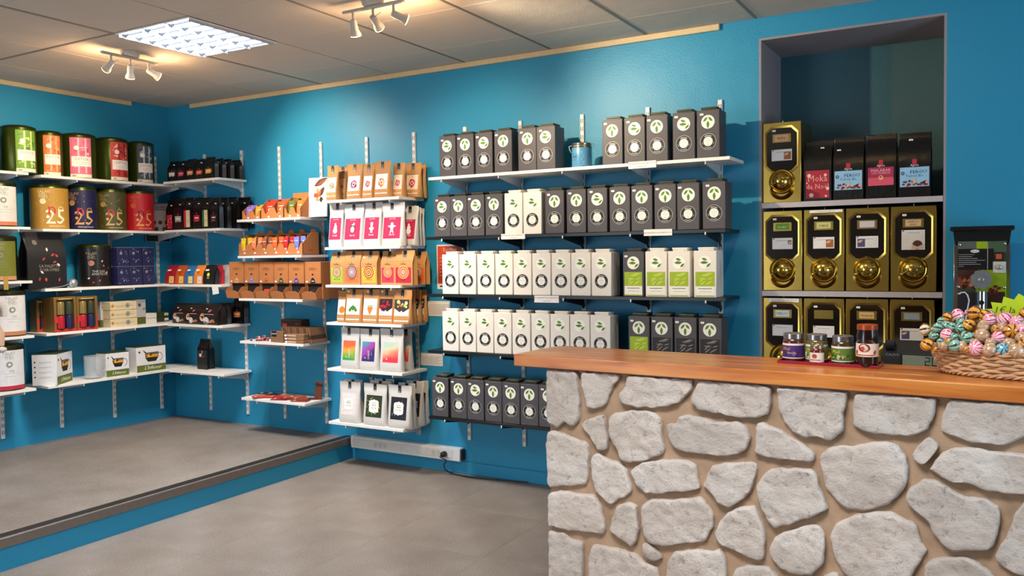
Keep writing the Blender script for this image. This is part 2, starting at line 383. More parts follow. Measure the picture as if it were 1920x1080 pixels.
# ------------------------------------------------------------------ shelf uprights
UX = [.45, .887, 1.305, 1.738, 2.181, 2.607, 3.035, 3.466, 3.910, 4.342, 4.78]
UY = [-.148, -.59, -1.032, -1.472]
def upright_mesh():
    m = MB().mat(METALW); w = .0125
    m.box(-w, w, -.013, 0, 0, 2.135, .001); return m
def slots_mesh():
    m = MB().mat(C('#3b4249', .7))
    for i in range(42):
        z = .03+.05*i
        for sx in (-.006, .006): m.box(sx-.0021, sx+.0021, -.0134, -.0129, z, z+.028)
        if i % 4 == 2: m.lathe([(.003, 0), (.003, .0005)], 8, (0, -.013, z+.039), 'y')
    return m
for i, x in enumerate(UX):
    where = ['nearest the corner', 'at the right end of the corner shelves', 'behind the cardboard dispensers, left', 'behind the cardboard dispensers, right', 'behind the tea pouches, left', 'behind the tea pouches, right', 'at the left of the tea canister shelves', 'second behind the tea canisters', 'behind the light blue clip jar', 'fourth behind the tea canisters', 'at the right end of the tea canister shelves'][i]
    t = thing('shelf_upright', (x, 0, .24), 'white slotted wall upright '+where, 'upright', 'slotted uprights on the blue walls')
    obj('rail', cached('upright_rail', upright_mesh), t); obj('slots', cached('upright_slots', slots_mesh, 0), t, kind='stuff')
for i, y in enumerate(UY):
    where = ['nearest the corner', 'behind the wrapped round tins, middle', 'second from the left picture edge', 'nearest the left picture edge'][i]
    t = thing('shelf_upright', (0, y, .24), 'white slotted upright on the left wall '+where, 'upright', 'slotted uprights on the blue walls', rz=pi/2)
    obj('rail', cached('upright_rail', upright_mesh), t); obj('slots', cached('upright_slots', slots_mesh, 0), t, kind='stuff')
# ------------------------------------------------------------------ shelves (local frame: back at y=0, front y=-.3)
BT = .019
def bracket_mesh(mat):
    m = MB().mat(mat)
    poly = [(-.013, -.075), (-.013, 0), (-.292, 0), (-.292, -.012), (-.27, -.018), (-.04, -.055), (-.025, -.075)]
    m.prism(poly, lambda a, b: (-.0025, a, b), lambda a, b: (.0025, a, b))
    m.box(-.008, .008, -.292, -.013, -.0015, 0); m.box(-.003, .003, -.299, -.290, -.016, .001); return m
def shelf(x0, x1, z, ux, label, black=False, left=False, seam=None, metal=None, group='white shelves'):
    t = thing('wall_shelf', (x0, 0, z) if not left else (0, x0, z), label, 'shelf', group, rz=pi/2 if left else 0)
    mm = metal or (BLACKB if black else WHITEB)
    segs = [(0, x1-x0)] if not seam else [(0, seam-x0-.001), (seam-x0+.001, x1-x0)]
    for a, b in segs: obj('board', MB().mat(mm).box(a, b, -.3, -.0135, -BT, 0, .0012), t)
    bm = C('#c9c8c6', .4) if not black else C('#1a1a1c', .4)
    for u in ux: obj('bracket', cached(('bracket', black), lambda: bracket_mesh(bm), 0), t, (u-x0, 0, -BT))
    if black:
        for u in ux: obj('bracket_hook', cached('bracket_hook', lambda: MB().mat(METALW).box(-.004, .004, -.3035, -.299, -.03, -.014, .001), 0), t, (u-x0, 0, 0), label='white bracket tip')
    return t
rowsA = [(2.136, 'top'), (1.745, 'second'), (1.306, 'third'), (.985, 'fourth'), (.607, 'lowest')]
what = ['carrying small black coffee bags', 'carrying tall black coffee bags', 'carrying small colourful bags', 'carrying dark coffee pod bags', 'carrying one black bag']
AZ, LZ, L2Z = [2.136, 1.745, 1.306, .985, .607], [2.119, 1.737, 1.309, .99, .612], [2.127, 1.747, 1.372, .988, .614]
for z, (zz, n), w_ in zip(AZ, rowsA, what): shelf(.302, .95, z, UX[:2], f'{n} corner shelf on the back wall {w_}')
wL = ['carrying green round tins', 'carrying gold, navy, olive and red tins', 'carrying a black bag, black tin and navy boxes', 'carrying gift sets and cream boxes', 'carrying boxed glass teapots']
for z, n, w_ in zip(LZ, ['top', 'second', 'third', 'fourth', 'lowest'], wL): shelf(-1.303, -.0, z, UY[:3], f'{n} white shelf on the left wall {w_}', left=True)
for z, n in zip(L2Z, ['top', 'second', 'third', 'fourth', 'lowest']): shelf(-2.7, -1.39, z, UY[3:]+[-1.91, -2.35], f'{n} shelf at the left picture edge, left wall', left=True)
BZ = [1.802, 1.527, 1.203, .877, .441]
for z, n, w_ in zip(BZ, ['top', 'second', 'third', 'fourth', 'lowest'], ['under cardboard trays and a cocoa picture card', 'under the tray with round tabs', 'under six tall cardboard dispensers', 'under brown chocolate bars', 'under scattered flat red bars']):
    shelf(1.14, 1.795, z, UX[2:4], f'{n} short white shelf {w_}')
CZs = [1.908, 1.577, 1.311, 1.044, .716, .334]
for z, n, w_ in zip(CZs, ['top', 'second', 'third', 'fourth', 'fifth', 'lowest'], ['under kraft pouches with fruit labels', 'under white pouches with pink labels', 'under kraft pouches with round ornaments', 'under kraft pouches with vegetable labels', 'under white pouches with rainbow labels', 'under white iced tea pouches']):
    shelf(2.022, 2.69, z, UX[4:6], f'{n} pouch shelf {w_}')
DZ = [2.018, 1.629, 1.255, .884, .446]
shelf(2.935, 4.915, DZ[0], UX[6:11], 'long white top shelf under charcoal tea canisters', seam=3.925)
for z, n, w_ in zip(DZ[1:], ['upper', 'second', 'third', 'lowest'], ['under charcoal canisters and two cream ones', 'under white and green canisters', 'just above the counter end, under white canisters', 'beside the stone counter, under charcoal canisters']):
    shelf(2.905, 4.89, z, UX[6:11], f'{n} black shelf {w_}', black=True, seam=3.925, group='black shelves')
# ------------------------------------------------------------------ square tea canisters
DARK = C('#4a474c', .5, var=.03); DARK2 = C('#232225', .5); CREAMB = C('#e9e4dc', .45, var=.02); OLIVE = C('#43452c', .4, .2)
GRN = C('#6f9a1d', .5); GRN2 = C('#4c7412', .5); STK = C('#f3f1ea', .5); INK = C('#111111', .5); GREY = C('#8b8b8b', .6)
BW, BH = .127, .258
def can_body(dark):
    m = MB().mat(DARK if dark else CREAMB).box(-BW/2, BW/2, 0, .127, 0, BH, .003)
    if dark:
        m.mat(OLIVE).box(-BW/2+.003, BW/2-.003, .0025, .004, BH-.0005, BH+.0012)
    return m
def can_lid(dark):
    m = MB().mat(DARK2 if dark else C('#d8d4cd', .4)).box(-.043, .043, .02, .107, BH, BH+.012, .002)
    m.mat(OLIVE if dark else CREAMB).box(-.046, .046, .017, .11, BH+.009, BH+.019, .003); return m
def leaf_sticker(vert, dark):
    p = Print(); r = .037
    if dark: p.disc(0, 0, r, STK, 1, 28)
    else: p.disc(.0, 0, r, C('#f7f5ee', .35), 1, 28); p.ring(0, 0, r-.0008, r, C('#c9c5ba'), 1.5, 28, -1.6, 1.5)
    def lf(u, v, ln, w, a): p.leaf(u, v, ln, w, a, GRN, 2); p.leaf(u, v, ln, w*.42, a, GRN2, 3)
    if vert:
        lf(0, .006, .042, .018, -pi/2); lf(.003, .026, .034, .015, rad(-48)); lf(-.003, .026, .034, .015, rad(228)); p.rect(-.0007, .024, .0007, .034, GRN2, 2)
    else:
        lf(-.026, -.001, .044, .018, 0); lf(-.018, .022, .032, .015, rad(-18)); lf(.008, -.026, .032, .014, rad(42)); p.rect(-.034, -.0015, -.026, -.0001, GRN2, 2)
    return p.mb
def ring_label(dark):
    p = Print(); R = .044
    if dark: p.ring(0, 0, R-.0012, R, STK, 1)
    else: p.ring(0, 0, R-.004, R-.002, C('#555555'), 1)
    p.disc(0, 0, R-.0035, INK, 1.6, 28); p.disc(0, 0, .0255, STK, 2.2, 24)
    p.text('alveus', 0, 0, .0155, STK, 3, arc=(.0285, 1), wide=.95)
    p.text('premium', -.0, 0, .0105, STK, 3, arc=(.0375, -1)); 
    for a in (25, 155): p.text('teas', .033*cos(rad(a-40 if a < 90 else a+40)), .033*sin(rad(a-40 if a < 90 else a+40))-.002, .008, STK, 3, ang=rad(62 if a < 90 else -62))
    p.leaf(-.004, .014, .009, .004, rad(20), GREY, 3)
    p.rect(-.016, .003, .016, .0045, GREY, 3); p.rect(-.012, -.007, .012, -.0058, GREY, 3); p.rect(-.003, -.018, .003, -.014, GREY, 3); return p.mb
def panel_label(green):
    p = Print(); h0, h1 = .012, .142; w = .054
    p.rect(-w, h0, w, h1, STK if green else INK, 1)
    bg = C('#9cb81c', .5) if green else C('#17110f', .5); fg = C('#dfe96a', .5) if green else C('#d8cfc8', .5)
    p.rect(-w, .062, w, h1, bg, 1.6); rnd = random.Random(3)
    for k in range(9):
        x, y, a = rnd.uniform(-.05, .03), rnd.uniform(.066, .135), rnd.uniform(-.6, .9)
        L = min(rnd.uniform(.025, .05), (.05-x)/max(.2, cos(a))); L = min(L, (.138-y)/max(.2, sin(a)) if a > 0 else (y-.064)/max(.2, -sin(a)))
        if L < .008: continue
        p.leaf(x, y, L, L*.34, a, C('#b9cf38', .5) if green else C('#4a3f3c', .5), 2+.1*k)
        n = 1; p.poly([(x, y), (x+L*cos(a)+.0008, y+L*sin(a)-.0008), (x+L*cos(a), y+L*sin(a)), (x-.0008, y+.0012)], fg, 3.2)
    if green:
        p.rect(-.038, .048, .038, .051, INK, 2); p.rect(-.032, .032, .034, .0335, GREY, 2); p.rect(-w, h0-.006, w, h0-.001, C('#9cb81c', .5), 1.6)
    else: p.rect(-.038, .048, .038, .051, STK, 2)
    return p.mb
def side_print():
    p = Print(lambda u, v, h: (BW/2+h, .0635+u, v))
    for (x, y, L, a) in ((.03, .04, .17, 1.75), (.01, .06, .12, 1.3), (-.035, .05, .1, 1.5), (.0, .1, .13, 1.35)):
        p.poly([(x, y), (x+L*cos(a)+.0015, y+L*sin(a)), (x+L*cos(a), y+L*sin(a)), (x-.002, y)], C('#777a80'), 1)
        p.poly([(x, y), (x+.012, y+L*.5), (x+L*cos(a), y+L*sin(a)), (x+.010, y+L*.5)], C('#777a80'), 1)
    return p.mb
def canister(x, z, kind, orient, label, group, y=-.288, side=False, zoff=0):
    dark = kind in ('dark', 'darkgreen', 'darkblack')
    t = thing('tea_canister', (x, y, z), label, 'tea canister', group, rz=random.uniform(-.008, .008))
    obj('body', cached(('can_body', dark), lambda: can_body(dark)), t); obj('lid', cached(('can_lid', dark), lambda: can_lid(dark)), t)
    obj('leaf_sticker', cached(('leaf_sticker', orient, dark), lambda: leaf_sticker(orient == 'V', dark), 0), t, (0 if not dark else random.uniform(-.002, .002), 0, .194))
    if kind in ('dark', 'white'): obj('round_label', cached(('ring_label', dark), lambda: ring_label(dark), 0), t, (0, 0, .088))
    else: obj('panel_label', cached(('panel_label', 'green' in kind), lambda: panel_label('green' in kind), 0), t)
    if dark: price_tag(t, -.046+random.uniform(-.002, .014), .236+random.uniform(-.004, .002), 0)
    if side: obj('side_print', cached('side_print', side_print, 0), t)
    return t
def wx(a, b, y): return (hit(a, 400, 1, y).x+hit(b, 400, 1, y).x)/2
desc = {'dark': 'charcoal tea canister', 'white': 'white tea canister', 'whitegreen': 'white tea canister with green leaf panel', 'darkgreen': 'charcoal tea canister with green leaf panel', 'darkblack': 'charcoal tea canister with black leaf panel'}
ordn = {'V': 'hanging-leaf sticker', 'H': 'sideways-leaf sticker'}
def canrow(items, z, where, group):
    n = len(items)
    for i, (a, b, k, o, sd) in enumerate(items):
        lab = f'{desc[k]}, {ordn[o]}, {ORD[i]} from left {where}'
        canister(wx(a, b, -.288), z, k, o, lab, group, side=sd)
D, Wh, WG, DG, DB = 'dark', 'white', 'whitegreen', 'darkgreen', 'darkblack'
canrow([(825, 856, D, 'H', 0), (857, 891, D, 'V', 0), (891, 926.7, D, 'H', 0), (928, 961.7, D, 'V', 0), (972.5, 1007.5, D, 'V', 0), (1007.5, 1042.5, D, 'H', 0)], DZ[0], 'on white shelf, left of blue jar', 'canisters on the long white shelf')
canrow([(1130, 1169, D, 'V', 0), (1170, 1211.7, D, 'H', 0), (1212, 1254, D, 'V', 0), (1261, 1305, D, 'H', 0), (1306, 1351, D, 'V', 0)], DZ[0], 'on white shelf, right of blue jar', 'canisters on the long white shelf')
canrow([(814, 843.7, D, 'H', 0), (844.5, 875, D, 'V', 0), (876, 908, D, 'H', 0), (909, 943, D, 'V', 0), (945, 980.5, Wh, 'H', 0), (980.5, 1015.6, Wh, 'H', 0), (1022, 1057.5, D, 'V', 0), (1063, 1098, D, 'V', 0), (1101, 1138.7, D, 'H', 0), (1143, 1181, D, 'V', 0), (1183.7, 1223, D, 'V', 0), (1227, 1267.5, D, 'V', 0), (1269.7, 1311, D, 'V', 0), (1316.7, 1361, D, 'V', 0)], DZ[1], 'on upper black shelf', 'canisters on the upper black shelf')
canrow([(826.7, 858, Wh, 'H', 0), (858, 892, Wh, 'H', 0), (892, 926, Wh, 'H', 0), (926, 960.5, Wh, 'H', 0), (960.5, 995.5, Wh, 'H', 0), (995.5, 1032, Wh, 'H', 0), (1032, 1069, Wh, 'H', 0), (1069, 1106.7, Wh, 'H', 0), (1107, 1146, Wh, 'H', 1), (1167, 1206, DG, 'H', 0), (1208.7, 1250, WG, 'H', 0), (1251, 1294, WG, 'H', 0), (1300, 1343, WG, 'H', 1)], DZ[2], 'on second black shelf', 'canisters on the second black shelf')
canrow([(825.7, 856.7, Wh, 'H', 0), (857.5, 889.5, Wh, 'H', 0), (890, 922, Wh, 'H', 0), (922, 956.6, Wh, 'H', 0), (956.6, 992, Wh, 'H', 0), (992, 1029, Wh, 'H', 0), (1029, 1065, Wh, 'H', 0), (1065, 1104.4, Wh, 'H', 0), (1105, 1142, Wh, 'H', 1), (1176.7, 1215.5, DG, 'V', 0), (1219, 1259.7, DB, 'V', 0), (1262.5, 1305, DB, 'V', 0), (1308, 1352.5, DB, 'V', 0)], DZ[3], 'on third black shelf', 'canisters on the third black shelf')
canrow([(804.4, 834.4, D, 'V', 0), (839.5, 869, D, 'V', 0), (870, 902, D, 'H', 0), (903.3, 936, D, 'V', 0), (936.7, 969.6, D, 'V', 0), (970.7, 1005, D, 'V', 0), (1006, 1040, D, 'V', 0)], DZ[4], 'on lowest black shelf', 'canisters on the lowest black shelf')
# ------------------------------------------------------------------ flexible pouches and bags
TP = {'standup': [(0, .7), (.03, .95), (.09, 1), (.17, .97), (.84, .16), (.87, .1), (1, .06)],
      'block': [(0, .97), (.03, 1), (.35, 1), (.66, .97), (.86, .3), (.91, .1), (1, .07)],
      'soft': [(0, .85), (.06, 1), (.4, 1), (.62, .85), (.8, .45), (.9, .12), (1, .08)]}
def tlin(P_, v):
    for (a, x), (b, y) in zip(P_, P_[1:]):
        if v <= b: return x+(y-x)*(v-a)/(b-a)
    return P_[-1][1]
def pouch_f(w, h, d, kind):
    P_ = TP[kind]
    return lambda u, v, e=0: (u, d/2-d/2*tlin(P_, min(max(v/h, 0), 1))-e, v)
def pouch_mesh(w, h, d, kind, mat, seed=0, fold=None):
    P_ = TP[kind]; rnd = random.Random(seed)
    un = [-1, -.93, -.82, 0, .82, .93, 1] if kind == 'standup' else [-1, -.985, -.9, 0, .9, .985, 1]
    S = {1: .12, .93: .72, .82: 1, 0: 1} if kind == 'standup' else {1: .9, .985: 1, .9: 1, 0: 1}
    vs = sorted(set([p[0] for p in P_]+[.5, .75, .95])); m = MB().mat(mat); V = []
    for v in vs:
        t = tlin(P_, v)*d/2; hw = w/2*(1-(.03 if .2 < v < .8 and kind == 'standup' else 0)); row = []
        jy = rnd.uniform(-.0012, .0012) if v > .8 else 0; jz = lambda: rnd.uniform(-.004, .002) if v >= 1 else 0
        for u in un: row.append((u*hw, d/2-t*S[abs(u)]+jy, v*h+jz()))
        if kind != 'standup': row.append((hw-min(.018, t*.5), d/2+jy, v*h))
        for u in un[::-1]: row.append((u*hw, d/2+t*S[abs(u)]+jy, v*h+jz()))
        if kind != 'standup': row.append((-hw+min(.018, t*.5), d/2+jy, v*h))
        V.append(row)
    n = len(V[0]); fs = []
    for j in range(len(V)-1):
        for i in range(n): fs.append((j*n+i, j*n+(i+1) % n, (j+1)*n+(i+1) % n, (j+1)*n+i))
    fs.append(tuple(range(n))[::-1]); fs.append(tuple((len(V)-1)*n+i for i in range(n)))
    m.add([p for r in V for p in r], fs); return m
KRAFT = C('#bf8850', .75, var=.06, bump=.15, scale=60); WPOUCH = C('#d2cfcb', .38, var=.02, bump=.35, scale=18); BFOIL = C('#0e0d0e', .28, var=.02, bump=.9, scale=22)
SEAL = C('#111111', .4)
def seal_sticker():
    p = Print(pouch_f(1, 1, 0, 'standup')); w = .014
    p.rect(-w, -.052, w, 0, SEAL, 1, nv=2); p.ring(0, -.03, .007, .0085, C('#a9a9a9'), 2, 16); p.rect(-.008, -.048, .008, -.044, C('#cfcfcf'), 2); p.rect(-.004, -.012, .004, -.009, C('#8d8d8d'), 2); return p.mb
def pouch(loc, w, h, d, kind, mat, label, group, lfn=None, lkey=None, seal=None, sticker=None, cat='tea pouch', rz=0, lean=0, name='tea_pouch', lz=(0, 0), seed=0):
    t = thing(name, loc, label, cat, group, rot=(lean, 0, rz))
    k = ('pouch_body', round(w, 3), round(h, 3), round(d, 3), kind, mat.name, seed)
    obj('bag', cached(k, lambda: pouch_mesh(w, h, d, kind, mat, seed)), t)
    f = pouch_f(w, h, d, kind)
    if lfn:
        def mk(): p = Print(f); lfn(p, w, h); return p.mb
        obj('label', cached(('label', lkey, round(w, 3), round(h, 3), round(d, 3), kind), mk, 0), t)
    if seal is not None:
        p = Print(lambda u, v, e: (u, f(u, min(h, v+h)*1, e)[1]-.001, v+h-.001))
        w_ = .013
        p.rect(seal-w_, -.05, seal+w_, 0, SEAL, 1, nv=4); p.ring(seal, -.03, .0065, .008, C('#a9a9a9'), 2, 14); p.rect(seal-.009, -.047, seal+.009, -.043, C('#cfcfcf'), 2)
        obj('seal_sticker', p.mb, t, smooth=0)
    if sticker: price_tag(t, sticker[0], sticker[1], f(sticker[0], sticker[1], .0006)[1])
    return t
def span(a, b, y, z=1.5):
    p, q = hit(a, 400, 1, y).x, hit(b, 400, 1, y).x; return (p+q)/2, q-p
def topz(px, py, y): return hit(px, py, 1, y).z
# --- label designs (p: Print in pouch coordinates, w/h of the pouch)
PAPER = C('#efe6dd', .6, var=.02)
def lab_fruit(base, cols):
    def fn(p, w, h):
        a = w*.36; p.rect(-a, .1*h, a, .66*h, C(base, .6, var=.02), 1, nv=3); p.rect(-a, .66*h, a, .67*h, INK, 1.5); p.rect(-a, .1*h, a, .105*h, INK, 1.5)
        rnd = random.Random(len(cols[0])+ord(cols[0][2])); r = .2*w
        for k in range(12):
            an = k*pi/6; p.disc(r*.75*cos(an), .42*h+r*.8*sin(an), r*rnd.uniform(.2, .38), C(rnd.choice(cols), .6), 2+.1*k, 8)
        p.disc(0, .42*h, r*.3, C(cols[-1], .6), 4, 10); p.text('alveus', 0, .6*h, .009, GREY, 2); p.rect(-.3*a, .27*h, .4*a, .275*h, GREY, 2); p.disc(-.1*a, .14*h, .003, INK, 2, 8)
    return fn
PINK = C('#bb1850', .6)
def lab_winter(fig, name):
    def fn(p, w, h):
        a = w*.38; b0, b1 = .17*h, .66*h; Wt = C('#f6eeee', .5); p.rect(-a, b0, a, b1, PINK, 1, nv=4)
        p.text('alveus TEA', 0, b1-.045*h, .011, Wt, 2); p.text(name, 0, b0+.075*h, .02, Wt, 2, shear=.25, wide=min(.9, 5.6/len(name)*.9)); cy = .43*h
        for k in range(16):
            an = k*pi/8; p.poly([(.037*cos(an), cy+.04*sin(an)), (.045*cos(an+.02), cy+.05*sin(an+.02)), (.045*cos(an-.02), cy+.05*sin(an-.02))], C('#ea7f9f'), 1.6)
        if fig == 'snow': p.disc(0, cy-.018, .02, Wt, 2); p.disc(.002, cy+.008, .014, Wt, 2.2); p.disc(0, cy+.028, .008, Wt, 2.4); [p.disc(.006, cy-.02+.012*k, .0018, INK, 3, 8) for k in range(3)]
        if fig == 'peng': p.disc(0, cy, .021, INK, 2, 18, ry=.028); p.disc(0, cy-.007, .017, Wt, 2.4, 18, ry=.022); p.poly([(-.013, cy+.022), (.018, cy+.02), (.015, cy+.042)], Wt, 2.6); p.poly([(.018, cy-.004), (.032, cy-.02), (.018, cy-.015)], INK, 2)
        if fig == 'nut':
            for q in ((-.011, .018, .011, .036), (-.009, .0, .009, .018), (-.013, -.016, .013, .002), (-.01, -.036, -.002, -.014), (.002, -.036, .01, -.014), (-.02, -.012, -.014, .0), (.014, -.012, .02, 0)): p.rect(q[0], cy+q[1], q[2], cy+q[3], Wt, 2)
            p.rect(-.004, cy-.006, .004, cy-.002, INK, 3)
        if fig == 'ging': p.disc(0, cy+.022, .012, Wt, 2); p.disc(0, cy-.004, .014, Wt, 2.2); [p.leaf(0, cy+v, .036, .013, an, Wt, 2.4) for v, an in ((.006, .05), (.006, pi-.05), (-.01, -1.15), (-.01, pi+1.15))]
    return fn
def lab_mandala(base, ring, name):
    def fn(p, w, h):
        a = w*.42; p.rect(-a, .07*h, a, .7*h, C(base, .6), 1, nv=3); cy = .38*h; R = .3*w
        for k, (q, c) in enumerate(zip((1, .84, .68, .5, .34, .2), ring)): p.disc(0, cy, R*q, C(c, .6), 2+.4*k, 20)
        for k in range(16): an = k*pi/8; p.disc(R*.92*cos(an), cy+R*.92*sin(an), R*.09, C(ring[2], .6), 5, 6)
        p.text('TURMERIC', 0, .59*h, .0135, INK, 2, wide=.9); p.text(name, 0, .14*h, .016, INK, 2, wide=.9); p.disc(0, .65*h, .003, INK, 2, 8)
    return fn
def lab_veg(kind):
    def fn(p, w, h):
        a = w*.4; p.rect(-a, .09*h, a, .72*h, PAPER, 1, nv=3); cy = .4*h; p.disc(0, .68*h, .002, INK, 2, 8)
        O = C('#e8791f'); G = C('#3f7a2b'); R_ = C('#8e1026')
        if kind == 'orange': p.disc(.008, cy, .025, O, 2)
        if kind == 'leaf': [p.disc(x, cy+y, .012, G, 2+.1*k, 10) for k, (x, y) in enumerate(((-.026, -.004), (-.014, .01), (0, .018), (.014, .01), (.026, -.004), (0, .004)))]; p.poly([(-.012, cy-.006), (.012, cy-.006), (.006, cy-.022), (-.006, cy-.022)], C('#cfe0b0'), 3)
        if kind == 'carrot': p.poly([(-.026, cy+.012), (-.016, cy+.02), (.016, cy+.02), (.026, cy+.012), (.012, cy-.016), (0, cy-.036), (-.012, cy-.016)], O, 2); [p.leaf(x, cy+.018, .02, .008, an, G, 2) for x, an in ((-.01, 2.1), (0, 1.57), (.01, 1.0))]
        if kind in ('cherry', 'plum'):
            p.poly([(-a, .72*h), (-a, .46*h), (-.3*a, .36*h), (.3*a, .36*h), (a, .46*h), (a, .72*h)], C('#250b12') if kind == 'cherry' else C('#3c2b25'), 2)
            rnd = random.Random(5 if kind == 'cherry' else 9)
            for k in range(9): p.disc(rnd.uniform(-.75, .75)*a, rnd.uniform(.47, .66)*h, rnd.uniform(.1, .22)*a, C(rnd.choice(['#a3142d', '#c8243d', '#7a0d22'] if kind == 'cherry' else ['#a9bd3f', '#b79ccf', '#c23a55', '#d6dba0'])), 3+.1*k, 12)
            p.disc(0, .36*h, .009, PAPER, 4, 12); p.ring(0, .36*h, .006, .0075, R_, 5, 12)
            if kind == 'cherry': [p.disc(-a*.8+.008*k, (.44-.03*k)*h, .006, C('#c8243d'), 4, 8) for k in range(3)]
        p.rect(-.6*a, .22*h, .6*a, .226*h, C('#b5707a') if kind == 'cherry' else GREY, 2); p.disc(-.2*a, .13*h, .002, INK, 2, 6); p.rect(.05*a, .125*h, .3*a, .138*h, GREY, 2)
    return fn
_G = {}
def grad(key, stops, ang):
    if key in _G: return _G[key]
    m, nt, b = nodes('print_gradient_'+key); tc = N(nt, 'ShaderNodeTexCoord'); mp = N(nt, 'ShaderNodeMapping'); mp.inputs['Rotation'].default_value = (0, ang, 0)
    mp.inputs['Scale'].default_value = (1, 1, 1)
    nt.links.new(tc.outputs['Generated'], mp.inputs[0]); sp = N(nt, 'ShaderNodeSeparateXYZ'); nt.links.new(mp.outputs[0], sp.inputs[0])
    nz = N(nt, 'ShaderNodeTexNoise', Scale=1.5); nt.links.new(tc.outputs['Generated'], nz.inputs['Vector'])
    ad = N(nt, 'ShaderNodeMath', _operation='MULTIPLY_ADD'); ad.inputs[1].default_value = .5; nt.links.new(nz.outputs['Fac'], ad.inputs[0]); nt.links.new(sp.outputs[2], ad.inputs[2])
    r = ramp(nt, ad.outputs[0], stops); nt.links.new(r.outputs[0], b.inputs['Base Color']); b.inputs['Roughness'].default_value = .4; _G[key] = m; return m
def lab_grad(key, stops, ang, word):
    def fn(p, w, h):
        a = w*.33; p.rect(-a, .22*h, a, .69*h, grad(key, stops, ang), 1, nv=3)
        if word: p.text(word, .2*a, .38*h, .024, STK, 2, ang=pi/2, wide=.9)
        p.disc(-.45*a, .3*h, .005, STK, 2, 8)
        if word: p.text(word, .55*a, .4*h, .008, STK, 2, ang=pi/2)
    return fn
def lab_ice(kind):
    def fn(p, w, h):
        a = w*.34; y0, y1 = .2*h, .72*h; base = {'white': '#e9dfdd', 'green': '#26351a', 'black': '#15141f'}[kind]; p.rect(-a, y0, a, y1, C(base), 1, nv=3)
        rnd = random.Random(kind); cs = {'white': ['#d9aab0', '#c9c4c2', '#e0c9c9'], 'green': ['#a8c234', '#5f8f24', '#e0b22e', '#d8d8b8'], 'black': ['#50506a', '#8888a0', '#33334a']}[kind]
        for k in range(34):
            x, y, an = rnd.uniform(-.85, .85)*a, rnd.uniform(y0+.05*h, y1-.05*h), rnd.uniform(0, 6.3)
            L = min(.014, a-abs(x)); p.leaf(x, y, L, L*.4, an, C(rnd.choice(cs)), 2+.02*k)
        cy = (y0+y1)/2; b = a*.6
        p.poly([(-b, cy-.8*b), (-.7*b, cy-b), (-.2*b, cy-b*1.05), (0, cy-b*1.2), (.2*b, cy-b*1.05), (.7*b, cy-b), (b, cy-.8*b), (b, cy+.8*b), (.7*b, cy+b), (.2*b, cy+b*1.05), (0, cy+b*1.2), (-.2*b, cy+b*1.05), (-.7*b, cy+b), (-b, cy+.8*b)], STK, 4)
        p.text(kind.title(), 0, cy+.004, .016, INK, 5, shear=.3); p.text('Ice Tea', 0, cy-.016, .015, INK, 5, shear=.3); p.rect(-.4*b, cy+.5*b, .4*b, cy+.56*b, GREY, 5)
    return fn
def crow(items, z, d, mat, kind, group, where, hh=None):
    for i, it in enumerate(items):
        a, b, top, y, lf, lk, txt = it[:7]; ex = it[7] if len(it) > 7 else {}
        x, w = span(a, b, y); h = topz((a+b)/2, top, y+d/2)-z
        if 'lz' in ex: h = ex.pop('lz')
        dd = min(d, -y-.01, ex.get('d', 1))
        pouch((x, y, z), w*(1.0 if mat is KRAFT else .975), h, dd, kind, mat, txt, group, lf, lk, seal=ex.get('seal', 0), sticker=ex.get('st'), rz=ex.get('rz', 0), lean=ex.get('lean', 0), seed=i)
g1 = 'kraft pouches with fruit labels'
OR, RD, YE = ['#e89a4a', '#d8743c', '#8a4a33'], ['#cf2b43', '#e25a68', '#8f1f2e'], ['#efc04a', '#e9a83c', '#c84a5a']; PK = ['#c8436e', '#e08aa6', '#5b2038']
crow([(610.5, 632, 311, -.285, lab_fruit('#efe9e6', OR), 'f1', 'kraft pouch, white label with orange fruit, at left end of top pouch shelf', {'seal': -.002}),
      (632, 648, 313, -.215, lab_fruit('#e6b184', OR), 'f2', 'narrow kraft pouch with tan label tucked second on top pouch shelf'),
      (648, 677.5, 308, -.285, lab_fruit('#efe6ea', PK), 'f3', 'kraft pouch, white label with dark pink berries, third on top pouch shelf'),
      (678, 699.5, 308, -.28, lab_fruit('#f0e2e0', RD), 'f4', 'kraft pouch, pale label with pink ring, left of yellow-fruit pouch'),
      (699.5, 730, 303, -.285, lab_fruit('#f0e8e0', YE), 'f5', 'kraft pouch, white label with yellow fruit, front corner of top pouch shelf'),
      (734, 756, 306, -.23, lab_fruit('#e9d0b8', RD), 'f6', 'kraft pouch with cream label and red ring, set back right of corner pouch'),
      (757, 787, 306, -.14, lab_fruit('#ebd3bb', RD), 'f7', 'broad kraft pouch with red fruit ring, set back at right of top pouch shelf'),
      (766, 796, 309, -.065, lab_fruit('#b9b4ae', PK), 'f8', 'rear kraft pouch with grey label at right end of top pouch shelf')], CZs[0], .06, KRAFT, 'standup', g1, '')
g2 = 'white pouches with pink labels'
